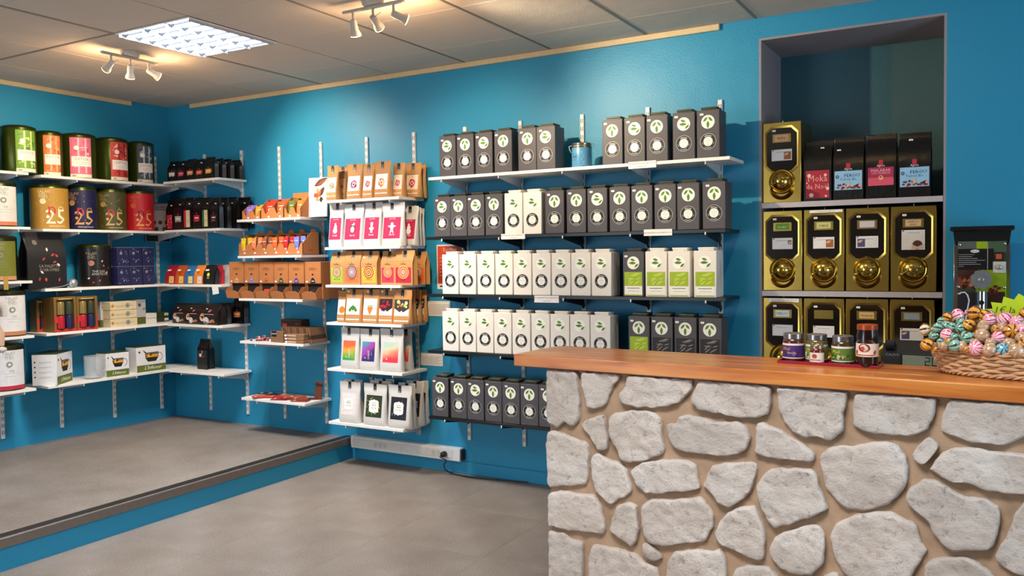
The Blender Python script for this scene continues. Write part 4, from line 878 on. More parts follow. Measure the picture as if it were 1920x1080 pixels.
# ---- left wall, lowest shelf: teapots
def teapot(p, w, h):
    B_ = C('#1c1a18'); p.rect(-w/2+.002, .0, w/2-.002, .27*h, C('#5c6a26'), 1); p.text("L'Infuseur", .05*w, .09*h, .045*(w/.3), STK, 2, shear=.3)
    cx_, cy_ = .02*w, .56*h; a = .23*w
    p.poly([(cx_-a, cy_+.16*h), (cx_+a, cy_+.16*h), (cx_+a*.95, cy_-.02*h), (cx_+a*.6, cy_-.17*h), (cx_-a*.6, cy_-.17*h), (cx_-a*.95, cy_-.02*h)], B_, 1)
    p.poly([(cx_-a*.9, cy_+.12*h), (cx_+a*.9, cy_+.12*h), (cx_+a*.88, cy_), (cx_-a*.88, cy_)], C('#d89a20'), 2)
    rnd = random.Random(8)
    for k in range(9): p.leaf(cx_+rnd.uniform(-.8, .6)*a, cy_+rnd.uniform(.02, .1)*h, .02, .009, rnd.uniform(0, 3), C(rnd.choice(['#3a1f10', '#f0c850', '#7a3a18'])), 3)
    p.poly([(cx_-a, cy_+.17*h), (cx_-1.3*a, cy_+.3*h), (cx_-1.25*a, cy_+.31*h), (cx_-a*.8, cy_+.2*h), (cx_+a, cy_+.2*h), (cx_+a, cy_+.17*h)], B_, 1.5)
    p.ring(cx_+a*1.05, cy_, .15*h, .17*h, B_, 1.5, 16, -1.4, 1.7); p.disc(-.4*w, .8*h, .01*(w/.3), B_, 1, 10)
def spec(p, w, h):
    for k in range(4): p.disc(-.38*w, (.75-.16*k)*h, .006, INK, 1, 8); p.rect(-.22*w, (.745-.16*k)*h, .3*w, (.755-.16*k)*h, GREY, 1); p.rect(-.22*w, (.71-.16*k)*h, .1*w, (.717-.16*k)*h, GREY, 1)
PW = C('#e3e1e2', .45, var=.02)
t = carton((.24, hit(93, 700, 0, .2).y, LZ[4]), .26, .17, .225, PW, 'boxed glass teapot turned sideways showing its text side', 'boxed teapot', 'boxed glass teapots', None, None, rz=pi/2-.0, name='teapot_box', top=C('#2e3a1c'))
t.rotation_euler.z = rad(125); cy0 = hit(99, 700, 0, .165).y; t.location = (.165+.085*cos(rad(35)), cy0+.085*sin(rad(35)), LZ[4])
p = Print(lambda u, v, e: (-.13-e, .085-u, v)); spec(p, .17, .225); obj('side_print', p.mb, t, smooth=0)
p = Print(); teapot(p, .25, .225); obj('front_print', p.mb, t, smooth=0)
y_, w_ = lspan(190.5, 232, .27); carton((.27, y_, LZ[4]), w_, .14, lz(211, 662, .27)-LZ[4], PW, 'middle boxed glass teapot next to the glass jug', 'boxed teapot', 'boxed glass teapots', teapot, rz=pi/2-.08, name='teapot_box', top=C('#2e3a1c'))
y_, w_ = lspan(248, 302, .27); carton((.27, y_, LZ[4]), w_, .14, lz(275, 650, .27)-LZ[4], PW, 'largest boxed glass teapot nearest the corner', 'boxed teapot', 'boxed glass teapots', teapot, rz=pi/2-.03, name='teapot_box', top=C('#2e3a1c'))
GLASS = C('#eef4f6', .04, var=0); GLASS.node_tree.nodes['Principled BSDF'].inputs['Alpha'].default_value = .16
y_, w_ = lspan(149, 175, .2); t = thing('glass_jug', (.225, y_, LZ[4]), 'clear glass jug with glass filter on the lowest left shelf', 'glass jug')
m = MB().mat(GLASS).lathe([(0, 0), (.062, 0), (.066, .006), (.068, .17), (.070, .172), (.0685, .173), (.0655, .17), (.063, .008), (0, .004)], 32, closed=False); obj('jug', m, t)
obj('handle', MB().mat(GLASS).tube([(.03, .058, .15), (.05, .085, .145), (.05, .09, .09), (.03, .06, .05)], .004, 8), t)
obj('filter_cup', MB().mat(GLASS).lathe([(.0, .05), (.018, .05), (.045, .012), (.06, .010), (.06, .014), (.046, .018), (.02, .056), (0, .058)], 24, closed=False), t)
# ---- grey card with chocolates near the corner and black framed sign
y_ = hit(300, 400, 0, .12).y
def choc(p, w, h):
    p.rect(-w/2, .74*h, w/2, h, C('#77777c'), .8); p.text('ROCHERS', 0, .84*h, .018, INK, 1.5); p.text('choco café', 0, .77*h, .015, INK, 1.5)
    for k in range(4): p.rect(-.4*w, (.68-.05*k)*h, .35*w, (.685-.05*k)*h, C('#8a7a7c'), 1)
    for x, y in ((-.45, .33), (-.05, .33), (.36, .33), (-.3, .1), (.2, .1)): p.disc(x*w, y*h, .017, C('#33221c'), 1, 12); p.disc(x*w-.002, y*h+.003, .008, C('#54392e'), 2, 8)
x_, w_ = span(286.5, 313.5, -.3)
carton((.16, -.222, LZ[1]), .125, .045, .235, C('#a59da0', .5), 'grey standing pack with dark round chocolates in the shelf corner', 'pack', None, choc, rz=.62, name='chocolate_pack', top=C('#1a1a1c'))
sg = thing('framed_sign', (.0135, -.15, 1.662), 'small black framed sign hung on the corner upright', 'sign', rz=pi/2)
obj('board', MB().mat(C('#14181c', .4)).box(-.115, .115, -.008, 0, 0, .085, .001), sg)
fr = MB().mat(C('#8fa3b0', .4))
for q in ((-.119, .119, -.004, 0), (-.119, .119, .085, .089)): fr.box(q[0], q[1], -.01, 0, q[2], q[3])
for q in ((-.119, -.115), (.115, .119)): fr.box(q[0], q[1], -.01, 0, -.004, .089)
obj('frame', fr, sg); p = Print(lambda u, v, e: (u, -.008-e, v)); p.rect(-.09, .05, .09, .07, C('#c8c4c2'), 1); obj('paper', p.mb, sg, smooth=0)
# ---- soft toy at the left edge
FUR = C('#cbc3bb', .95, var=.1, scale=80, bump=1)
ty = hit(2, 560, 0, .36).y-.085; tz = L2Z[2]
t = thing('soft_toy', (.0, 0, 0), 'pale furry soft toy hanging in front of the left edge tins', 'soft toy')
def fz(a, th): return 1+.05*sin(9*a+3*th)+.04*sin(7*th+5*a)
obj('body', MB().mat(FUR).ball((.40, ty-.04, 1.19), .085, 20, 14, .8, 1, 1.35, fz), t)
obj('head', MB().mat(FUR).ball((.41, ty-.055, 1.37), .075, 20, 14, 1, 1, 1, fz), t)
obj('leg', MB().mat(C('#c9a58a', .9, bump=.5)).tube([(.41, ty-.01, 1.12), (.44, ty+.02, 1.02), (.44, ty+.02, .95)], [.035, .035, .03], 10), t)
obj('leg', MB().mat(C('#c9a58a', .9, bump=.5)).tube([(.41, ty-.08, 1.12), (.45, ty-.07, 1.0), (.45, ty-.07, .93)], [.035, .035, .03], 10), t)
obj('foot', MB().mat(FUR).ball((.455, ty+.022, .925), .03, 12, 8, 1.3, 1, .7, fz), t); obj('foot', MB().mat(FUR).ball((.465, ty-.07, .905), .03, 12, 8, 1.3, 1, .7, fz), t)
obj('arm', MB().mat(FUR).tube([(.41, ty+.02, 1.26), (.43, ty+.06, 1.2), (.43, ty+.06, 1.14)], [.028, .026, .02], 10), t)
obj('tag', MB().mat(C('#b8923a', .5)).box(.47, .472, ty+.045, ty+.075, 1.32, 1.41), t, label='gold card tag')
obj('hanging_cord', MB().mat(FUR).tube([(.40, ty-.05, 1.43), (.36, ty-.05, 1.44), (.3035, ty-.05, L2Z[2]-.01)], .002, 6), t)
# ------------------------------------------------------------------ cardboard trays of the B column
KB = C('#b9733f', .8, var=.05); KB2 = C('#9a5f35', .8, var=.05)
def sloped(w, d, hf, hb, th=.003, notch=True, tabs=0, mat=KB):
    m = MB().mat(mat); m.box(-w/2, w/2, 0, d, 0, th)
    m.box(-w/2, w/2, d-th, d, th, hb)
    for s in (-1, 1):
        x0, x1 = (s*w/2-th, s*w/2) if s > 0 else (-w/2, -w/2+th)
        m.prism([(0, 0), (d, 0), (d, hb), (d*.55, hb), (0, hf)], lambda a, b, x0=x0: (x0, a, b), lambda a, b, x1=x1: (x1, a, b))
    return m
def front_panel(w, h, n, mat=KB):
    m = MB().mat(mat); c = w/n
    for k in range(n):
        x0 = -w/2+k*c; pts = [(x0, 0), (x0+c, 0), (x0+c, h), (x0+c*.8, h), (x0+c*.62, h*.45), (x0+c*.38, h*.45), (x0+c*.2, h), (x0, h)]
        m.prism(pts[:0]+[(x0, 0), (x0+c, 0), (x0+c, h*.45), (x0, h*.45)], lambda a, b: (a, 0, b), lambda a, b: (a, .003, b))
        m.prism([(x0, h*.45), (x0+c*.38, h*.45), (x0+c*.2, h), (x0, h)], lambda a, b: (a, 0, b), lambda a, b: (a, .003, b))
        m.prism([(x0+c*.62, h*.45), (x0+c, h*.45), (x0+c, h), (x0+c*.8, h)], lambda a, b: (a, 0, b), lambda a, b: (a, .003, b))
    return m
def cdisplay(a, b, y, z, hf, hb, d, ncomp, cols, label, panel=None, pw=None):
    x, w = span(a, b, y); t = thing('display_tray', (x, y, z), label, 'cardboard tray', 'cardboard trays on the upper short shelf')
    obj('tray', sloped(w, d, hf, hb), t); obj('front_panel', front_panel(w, hf, ncomp), t)
    c = w/ncomp
    for k in range(ncomp):
        if k: obj('divider', MB().mat(KB2).prism([(.004, .004), (d-.004, .004), (d-.004, hb*.95), (d*.5, hb*.95), (.004, hf)], lambda a, b, k=k: (-w/2+k*c-.001, a, b), lambda a, b, k=k: (-w/2+k*c+.001, a, b)), t)
    n = 0
    for k, col in enumerate(cols):
        for j in range(2):
            xx = -w/2+c*(k+.5); hh = hb*(.82+.12*j)
            pm = MB().mat(C(col, .5)).box(-c*.36, c*.36, -.002, .002, 0, hh, .0008)
            o = thing('tea_sachet', (x+xx, y+.025+.04*j, z+.004), f'{["front", "rear"][j]} {NAMES[col]} sachet in the {label.split(" ", 1)[1] if 0 else label.split(" with")[0]}'[:90], 'sachet', 'flat sachets in the cardboard trays', rot=(-.16, 0, 0))
            pm_ = obj('packet', pm, o)
            pr = Print(lambda u, v, e: (u, -.0025-e, v)); pr.rect(-c*.2, hh*.7, c*.2, hh*.73, STK, 1); pr.disc(0, hh*.5, c*.12, C('#e8dccb'), 1, 10); pr.rect(-c*.22, hh*.3, c*.22, hh*.33, STK, 1); obj('print', pr.mb, o, smooth=0)
    for k in range(ncomp): price_tag(t, -w/2+c*(k+.7), .012, -.001)
    return t
NAMES = {'#8c78d8': 'lavender', '#e0a020': 'yellow', '#c8321c': 'red', '#a8502c': 'rust', '#8a5238': 'brown', '#5f6a2a': 'olive', '#d8742c': 'orange', '#8fae3c': 'green', '#e8c81c': 'bright yellow', '#e88a5a': 'peach', '#e8642c': 'vivid orange', '#b81f2c': 'crimson', '#6a7ad0': 'blue', '#9aa8e0': 'pale blue', '#9a5638': 'cinnamon', '#d8643a': 'tangerine'}
hb1 = topz(470, 363, -.12)-BZ[0]
cdisplay(453.5, 488, -.283, BZ[0], .06, .115, .14, 2, ['#8c78d8', '#e0a020'], 'cardboard tray with lavender and yellow sachets')
cdisplay(489, 531.5, -.283, BZ[0], .08, .15, .14, 2, ['#c8321c', '#a8502c'], 'cardboard tray with red and rust sachets')
cdisplay(532.5, 564, -.283, BZ[0], .07, .15, .14, 2, ['#5f6a2a', '#d8742c'], 'cardboard tray with olive and orange sachets')
def small_logo(p, d, h): p.text('alveus', 0, .32*h, .02, C('#5a3a22'), 1, shear=.3)
x_, w_ = span(560, 594, -.15)
carton((x_-.055, -.145, BZ[0]), .19, .1, topz(575, 362, -.1)-BZ[0], KB, 'plain cardboard box standing behind the trays', 'box', None, None, name='cardboard_box', bev=.001)
# cocoa picture card
x_, w_ = span(578, 613, -.2)
def cocoa(p, w, h):
    p.rect(-w/2+.002, .36*h, w/2-.002, h*.99, C('#f1e2d2'), 1); p.rect(-w/2+.002, .005*h, w/2-.002, .36*h, C('#e6dcd6'), 1)
    p.leaf(-.2*w, .78*h, .8*w, .26*w, .45, C('#5a2a1c'), 2); p.leaf(-.05*w, .8*h, .6*w, .12*w, .45, C('#8a4a30'), 3); p.leaf(.02*w, .5*h, .55*w, .24*w, .9, C('#4a2418'), 2); p.leaf(0, .48*h, .4*w, .12*w, 1.1, C('#c8622c'), 3)
    p.poly([(-.1*w, .42*h), (.04*w, .38*h), (.06*w, .7*h), (-.06*w, .74*h)], C('#e08a4a'), 2.5); p.rect(-.2*w, .5*h, 0, .6*h, C('#d83a28'), 3.5); p.poly([(.08*w, .42*h), (.2*w, .36*h), (.3*w, .46*h), (.16*w, .52*h)], C('#2c1610'), 4); p.text('CACAO', 0, .12*h, .015, GREY, 2)
carton((x_-.0, -.2, BZ[0]), w_*.95, .012, topz(590, 333, -.2)-BZ[0], C('#eee6de', .5), 'upright card printed with cocoa pods, right of the trays', 'display card', None, cocoa, name='display_card', rot=(-.05, 0, .05))
# B2: tray with round tabs
x_, w_ = span(445.5, 566, -.283); t = thing('display_tray', (x_, -.283, BZ[1]), 'long cardboard tray with six round tabs and coloured sachets', 'cardboard tray')
d_, hf_, hb_ = .17, .085, topz(520, 431, -.12)-BZ[1]-.03
obj('tray', sloped(w_, d_, hf_, hb_), t); obj('front_panel', front_panel(w_, hf_, 6), t)
tb = MB().mat(KB); c_ = w_/6
for k in range(6):
    xx = -w_/2+c_*(k+.5)
    o = MB().mat(KB).prism([(.03*cos(pi*j/10), .03*sin(pi*j/10)) for j in range(11)], lambda a, b, xx=xx: (xx+a, d_-.003, hb_-.001+b), lambda a, b, xx=xx: (xx+a, d_, hb_-.001+b)); obj('round_tab', o, t)
    if k: obj('divider', MB().mat(KB2).prism([(.004, .004), (d_-.004, .004), (d_-.004, hb_*.93), (d_*.6, hb_*.93), (.004, hf_)], lambda a, b, k=k: (-w_/2+k*c_-.001, a, b), lambda a, b, k=k: (-w_/2+k*c_+.001, a, b)), t)
    price_tag(t, -w_/2+c_*(k+.6), .02, -.001)
p = Print(lambda u, v, e: (w_/2+e, .085+u, v)); small_logo(p, .17, .09); obj('side_print', p.mb, t, smooth=0)
for k, col in enumerate(['#e8c81c', '#e88a5a', '#9a5638', '#e8642c', '#b81f2c', '#6a7ad0']):
    for j in range(3):
        o = thing('tea_sachet', (x_-w_/2+c_*(k+.2+.27*j), -.283+.02+.035*j, BZ[1]+.004), f'{NAMES[col]} sachet, {["front", "middle", "rear"][j]} of its three, in the round-tab tray', 'sachet', 'flat sachets in the round-tab tray', rot=(-.12, 0, .1))
        obj('packet', MB().mat(C(col, .5)).box(-.022, .022, -.002, .002, 0, .13+.006*j, .0008), o)
        pr = Print(lambda u, v, e: (u, -.0025-e, v)); pr.rect(-.014, .1, .014, .103, STK, 1); pr.rect(-.014, .02, .014, .05, C({'#e88a5a': '#d8322c'}.get(col, '#f0e0c8')), 1); obj('print', pr.mb, o, smooth=0)
# B3: six tall dispensers
discs = ['#d8a070', '#9a8cb8', '#c8642c', '#4f4a24', '#5f3f86', '#262421']
for k, (a, b) in enumerate([(427, 454, ), (455, 482), (482.5, 510), (510.5, 537.5), (538, 567.5), (568.5, 599)]):
    y = -.262; x, w = span(a, b, y); h = topz((a+b)/2, 491, y)-BZ[2]
    t = thing('capsule_dispenser', (x, y, BZ[2]), f'tall cardboard dispenser with {["peach", "lilac", "orange", "olive", "violet", "black"][k]} disc', 'dispenser', 'tall cardboard dispensers')
    w *= .985
    m = MB().mat(KB); D_ = .24; m.box(-w/2, w/2, .02, D_, 0, h, .001); m.box(-w/2, w/2, 0, .02, .115, h, .001); obj('box', m, t)
    obj('opening', MB().mat(C('#160f0b', .9)).box(-w*.42, w*.42, .0185, .0199, .04, .112), t)
    sc = MB().mat(KB); sc.prism([(-w*.46, 0), (w*.46, 0), (w*.46, .045), (w*.2, .06), (-w*.2, .06), (-w*.46, .045)], lambda a, b: (a, -.035-b*.3, b), lambda a, b: (a, -.032-b*.3, b)); sc.box(-w*.46, w*.46, -.035, .02, 0, .003)
    for s in (-1, 1):
        sc.prism([(.02, 0), (-.035, 0), (-.05, .05), (-.02, .085), (.005, .09), (.02, .075)], lambda a, b, s=s: (s*w*.46, a, b), lambda a, b, s=s: (s*w*.46-s*.002, a, b))
    obj('scoop_flap', sc, t)
    p = Print(); ey = .135; p.poly([(.024*cos(pi*j/12), ey-.018+.04*sin(pi*j/12)) for j in range(13)], C(discs[k]), 1); p.rect(-.012, .13, .012, .134, STK if k > 2 else INK, 2)
    p.text('CARIBOU', 0, .8*h, .017, C('#4a3020'), 1); p.rect(-.035, .79*h-.004, .035, .79*h-.002, C('#4a3020'), 1); p.disc(0, .66*h, .007, C('#3a2418'), 1, 10); p.leaf(-.014, .665*h, .028, .008, 0, C('#3a2418'), 1)
    p.frame(-w*.45, .12, w*.45, .96*h, .0008, C('#8a5a34'), 1); obj('front_print', p.mb, t, smooth=0)
    o = thing('coffee_capsule_packet', (x, y-.012, BZ[2]+.0035), f'dark packet in the scoop of the {["peach", "lilac", "orange", "olive", "violet", "black"][k]}-disc dispenser', 'packet', 'packets in the dispenser scoops', rot=(-.25, 0, .2))
    obj('packet', MB().mat(C('#c8452c' if k == 2 else '#1c1714', .4)).box(-.022, .022, -.0, .006, 0, .07, .001), o)
    price_tag(t, -w*.36, .128, -.002)
# B4: chocolate bars
def bar_geo(w, h, th, c): return MB().mat(C(c, .6)).box(-w/2, w/2, 0, th, 0, h, .001)
x_, w_ = span(508, 540, -.2)
def darkbox(p, w, h): p.rect(-.48*w, .06*h, .48*w, .94*h, C('#35211a'), 1); p.rect(-.42*w, .5*h, -.2*w, .8*h, C('#c04a4a'), 2); p.disc(.05*w, .55*h, .05*w, C('#c9b8a8'), 2, 12); p.rect(.2*w, .3*h, .42*w, .85*h, C('#5a4238'), 2); p.text('choco', .05*w, .3*h, .03, STK, 2)
carton((x_-.02, -.088, BZ[3]), .215, .07, topz(500, 598, -.12)-BZ[3], C('#5a3a26', .6), 'dark brown picture box at the back left of the bar shelf', 'box', None, darkbox, name='chocolate_box')
for k in range(9):
    px = 507+k*0
    x = 1.42+.034*k+.12
    o = thing('chocolate_bar', (x+.02, -.255+.012*(k % 2), BZ[3]), f'upright brown chocolate bar, {ORD[k]} from left in the tilted row', 'chocolate bar', 'brown chocolate bars standing in a tilted row', rot=(0, -.22, .0))
    obj('wrapper', cached('upright_bar', lambda: MB().mat(C('#7d5638', .7)).box(-.007, .007, .0, .16, 0, .115, .001)), o)
    obj('band', cached('upright_band', lambda: MB().mat(C('#3f2a1c', .6)).box(-.0075, .0075, -.0005, .1605, .03, .06)), o, label='darker paper band')
x1_, w1_ = span(501, 527, -.29)
def tray_box(p, w, h): p.rect(-.4*w, .5*h, .0, 1.0*h, INK, 1); p.text('TABLETTE', -.2*w, .7*h, .014, STK, 2)
carton((x1_-.01, -.285, BZ[3]), w1_, .022, .085, C('#8a6240', .7), 'brown carton with black tag in front of the chocolate bars', 'carton', None, tray_box, name='chocolate_carton', rz=-.1)
x2_, w2_ = span(527, 565, -.288)
for k in range(3):
    o = carton((x2_, -.288, BZ[3]+k*.0235), w2_*.95, .08, .022, C('#8a6342', .7), f'flat brown chocolate bar, {["bottom", "middle", "top"][k]} of the front stack', 'chocolate bar', 'flat chocolate bars stacked in front', lambda p, w, h: (p.rect(-.35*w, .15*h, .1*w, .8*h, C('#c9a084'), 1), p.rect(-.5*w, .15*h, -.38*w, .7*h, STK, 1)), name='chocolate_bar', rz=-.05+.03*k)
rnd = random.Random(11)
xs12 = sorted(1.2+.19*rnd.random() for _ in range(12)); lv12 = [0, 1, 0, 2, 0, 1, 0, 2, 1, 0, 1, 0]
for k in range(12):
    x = xs12[k]; y = -.27+.12*rnd.random(); lvl = lv12[k]
    o = thing('wrapped_sweet', (x, y, BZ[3]+.012*lvl+.0005), f'small red and white wrapped sweet, {ORD[k]} from left in the loose pile', 'sweet', 'pile of small red wrapped sweets', rz=rnd.uniform(0, 3))
    def sw():
        m = MB().mat(C('#a81f2e', .4)).box(-.022, .022, -.009, .009, 0, .011, .003); m.mat(C('#e6dede', .4)).box(-.008, .008, -.0094, .0094, -.0003, .0114); m.mat(C('#8a1826', .4))
        for s in (-1, 1): m.add([(s*.022, -.003, .006), (s*.022, .003, .006), (s*.032, .009, .007), (s*.032, -.009, .005)], [(0, 1, 2, 3)])
        return m
    obj('wrapper', cached('sweet_wrap', sw), o)
# B5: scattered flat bars
cols5 = [('#1d2034', 'navy'), ('#1d2034', 'navy'), ('#1d2034', 'navy'), ('#c0321e', 'red'), ('#c8401e', 'orange-red'), ('#b8281e', 'red'), ('#a8502c', 'copper'), ('#8f1f24', 'dark red'), ('#8f1f24', 'dark red'), ('#a8482a', 'copper'), ('#8a3a22', 'rust'), ('#8a3a22', 'rust'), ('#5a1f1c', 'maroon')]
pos5 = [(1.2, -.1, 0, .2), (1.3, -.12, .006, -.1), (1.43, -.1, 0, .1), (1.26, -.21, .0, .5), (1.3, -.25, .007, .9), (1.41, -.2, .004, .1), (1.47, -.16, .011, -.2), (1.5, -.25, .0, .3), (1.56, -.21, .007, .2), (1.6, -.17, .016, .7), (1.69, -.235, .0, .35), (1.66, -.2, .009, .4), (1.7, -.13, 0, .6)]
for k, ((c, n), (x, y, dz, r)) in enumerate(zip(cols5, pos5)):
    o = thing('flat_bar', (x, y, BZ[4]+dz+.0005), f'{n} flat chocolate bar, {ORD[k]} from the left on the lowest short shelf', 'chocolate bar', 'flat chocolate bars scattered on the lowest short shelf', rot=(.03, .02, r))
    obj('wrapper', cached(('flatbar', c), lambda: MB().mat(C(c, .4)).box(-.065, .065, -.035, .035, 0, .006, .001)), o)
    obj('band', cached(('flatband', c), lambda: MB().mat(C('#d8b08a', .5)).box(-.05, -.035, -.02, .02, .006, .0065)), o)
o = thing('flat_bar', (1.755, -.12, BZ[4]), 'brown chocolate bar standing upright at the right end', 'chocolate bar', rot=(-.05, .08, 0)); obj('wrapper', MB().mat(C('#6a3420', .5)).box(-.033, .033, 0, .007, 0, .135, .001), o); obj('band', MB().mat(C('#3a1c12', .5)).box(-.0335, .0335, -.0005, .0075, .1, .12), o)
# clip jar on the top shelf
t = thing('clip_jar', (3.995, -.2, DZ[0]), 'light blue canister with clip lid between the charcoal canisters', 'jar')
obj('body', MB().mat(C('#4f8fb8', .35)).lathe([(0, 0), (.058, 0), (.06, .004), (.06, .118), (.057, .124), (0, .124)], 32), t)
obj('lid', MB().mat(C('#b9a98f', .2, .9)).lathe([(.0615, .122), (.062, .128), (.0615, .132), (.058, .134), (.06, .138), (.06, .146), (.055, .15), (0, .15)], 32), t)
obj('clip', MB().mat(C('#c9c9c9', .2, .9)).tube([(-.062, -.01, .14), (-.078, -.012, .135), (-.075, -.012, .11), (-.066, -.012, .095), (-.073, -.012, .12)], .0022, 6), t)
obj('clip', MB().mat(C('#c9c9c9', .2, .9)).tube([(.062, .01, .145), (.076, .01, .14), (.078, .01, .125)], .0022, 6), t)
p = Print(lambda u, v, e: ((.0602+e)*sin(u/.06), -(.0602+e)*cos(u/.06), v), nu=4); p.frame(-.03, .055, -.008, .085, .0015, C('#1e2c3a'), 1); p.text('THE', -.019, .063, .012, C('#1e2c3a'), 1); p.rect(-.03, .045, -.012, .047, C('#1e2c3a'), 1); [p.disc(.03+.006*sin(k*2), .02+.012*k, .002, STK, 1, 6) for k in range(7)]; obj('print', p.mb, t, smooth=0)
# price notices hanging on shelf edges
def notice(px0, px1, py0, py1, y, label, lines, tilt=0, group='white notices on the shelf edges'):
    x, w = span(px0, px1, y); z0 = topz(px0, py1, y); h = topz(px0, py0, y)-z0
    t = thing('price_notice', (x, y, z0), label, 'notice', group, rot=(0, tilt, 0)); obj('card', MB().mat(C('#efeae8', .5)).box(-w/2, w/2, -.0008, 0, 0, h), t)
    p = Print(lambda u, v, e: (u, -.001-e, v)); s = min(w/13, .4*h) if lines > 1 else min(w/13, .5*h)
    p.text('PRIX INDIQUÉS POUR SACHET DE 100 G', 0, h*.62 if lines > 1 else h*.38, s*.72, C('#555050'), 1)
    if lines > 1: p.text('conditionné 80 g', 0, h*.2, s*.6, C('#555050'), 1)
    obj('text', p.mb, t, smooth=0); return t
notice(1179, 1231, 304, 317, -.3025, 'white price notice stuck on the long white shelf', 2)
notice(939, 984, 439, 449, -.3035, 'white price notice below the two white canisters', 2)
notice(1207, 1260, 430.5, 442.5, -.3035, 'white price notice at the right of the upper black shelf', 1)
notice(1000, 1046, 554, 567, -.3035, 'white price notice on the second black shelf', 2)
x_, w_ = span(397, 411, -.302); o = thing('price_notice', (x_-.02, -.3015, 1.232), 'small folded paper hanging from the third corner shelf', 'notice', rot=(0, -.15, 0)); obj('card', MB().mat(C('#e6e2e2', .5)).box(-.035, .035, -.0008, 0, 0, .07), o)
# papers on the wall
def paper(px0, px1, py0, py1, label, fn, col='#e4dcd6', name='wall_notice'):
    a = hit(px0, py1, 1, -.002); b = hit(px1, py0, 1, -.002); w, h = b.x-a.x, b.z-a.z
    t = thing(name, ((a.x+b.x)/2, -.001, a.z), label, 'notice'); obj('sheet', MB().mat(C(col, .6)).box(-w/2, w/2, -.0012, 0, 0, h), t)
    p = Print(lambda u, v, e: (u, -.0012-e, v)); fn(p, w, h); obj('print', p.mb, t, smooth=0); return t
def typed(p, w, h):
    p.text('Infusions', -.3*w, .88*h, .012, C('#40509a'), 1)
    for k in range(8): p.rect(-.44*w, (.74-.09*k)*h, (.44-.08*(k % 3))*w, (.765-.09*k)*h, C('#8a8078'), 1)
paper(802, 844, 565, 592, 'typed paper notice on the blue wall, upper of two', typed); paper(789, 830, 664, 684, 'typed paper notice on the blue wall, lower of two', typed)
def cert(p, w, h):
    p.rect(-.46*w, .12*h, .46*w, .97*h, C('#c8421f'), 1); p.text('Zertifikat', 0, .86*h, .03, C('#f0c0a0'), 2); p.poly([(0, .97*h), (.46*w, .97*h), (.46*w, .7*h)], C('#8f2c18'), 1.5); p.rect(-.4*w, .05*h, -.1*w, .08*h, INK, 1)
    for k in range(6): p.rect(-.4*w, (.7-.08*k)*h, .2*w, (.71-.08*k)*h, C('#f0b090'), 2)
paper(820, 868, 458, 542, 'orange certificate poster behind the white canisters', cert, '#e6d8d0', 'certificate_poster')
# ------------------------------------------------------------------ niche shelves and brass dispensers
NS = [1.775, 1.283, .0]
Hd = topz(1468, 395, .02)-NS[1]; NS[2] = topz(1468, 558, .02)-Hd
NM = C('#b8b2b6', .4, .1)
for z, n in zip(NS, ['upper', 'middle', 'lower']):
    t = thing('niche_shelf', (NX0, 0, z), f'{n} pale metal shelf inside the wall niche', 'shelf', 'niche shelves')
    obj('board', MB().mat(C('#5a5658', .5)).box(.001, NX1-NX0-.001, .006, ND-.01, -.02, -.0005), t); obj('edge_strip', MB().mat(NM).box(.001, NX1-NX0-.001, 0, .006, -.03, 0, .001), t)
BRASS = C('#c9ad58', .24, 1, var=.03)
def disp_body(w, h):
    m = MB().mat(BRASS).box(-w/2, w/2, 0, .3, 0, h, .003); return m
def oct_(a, b, c): return [(-a+c, -b), (a-c, -b), (a, -b+c), (a, b-c), (a-c, b), (-a+c, b), (-a, b-c), (-a, -b+c)]
def disp_frame(w, h):
    m = MB().mat(BRASS); zc = .66*h; o = oct_(.43*w, .29*h, .034); i = oct_(.39*w, .265*h, .031); vs = []
    for pts, y in ((o, 0), (o, -.006), (i, -.004), (i, .0)): vs += [(a, y, b+zc) for a, b in pts]
    m.add(vs, [(k*8+j, k*8+(j+1) % 8, (k+1)*8+(j+1) % 8, (k+1)*8+j) for k in range(3) for j in range(8)]); return m
def disp_glass(w, h):
    m = MB().mat(C('#120d0b', .08, var=0, coat=1)); zc = .66*h; i = oct_(.39*w, .265*h, .031); m.prism(i, lambda a, b: (a, -.0015, b+zc), lambda a, b: (a, .0, b+zc))
    return m
def spout(w, h):
    zc = .235*h; m = MB().mat(BRASS)
    m.lathe([(0, 0), (.07, 0), (.07, .005), (.064, .013), (.06, .012), (.056, .006), (.053, .012), (.047, .03), (.032, .045), (.014, .052), (0, .052)], 36, (0, 0, zc+.012), 'y', closed=False)
    return m
def cup_(w, h):
    zc = .235*h-.02; m = MB().mat(C('#9a6a1c', .2, 1)); vs = []; n = 20; k = 5
    for j in range(k+1):
        t = j/k; r = .07-.012*t; y = -.004-.035*t
        for i in range(n+1): a = pi*1.02+pi*.96*i/n; vs.append((r*cos(a), y, zc+r*sin(a)*(1-.1*t)))
    m.add(vs, [(j*(n+1)+i, j*(n+1)+i+1, (j+1)*(n+1)+i+1, (j+1)*(n+1)+i) for j in range(k) for i in range(n)]); return m
def knob(w, h):
    zc = .235*h+.012; m = MB().mat(BRASS).lathe([(0, .05), (.018, .05), (.02, .056), (.012, .062), (.016, .068), (.012, .075), (0, .077)], 18, (0, 0, zc), 'y', closed=False)
    m.tube([(-.045, -.04, zc-.022), (-.01, -.062, zc), (.04, -.05, zc+.012)], .005, 8); m.ball((-.048, -.038, zc-.024), .009, 10, 6); m.ball((.042, -.048, zc+.014), .009, 10, 6); return m
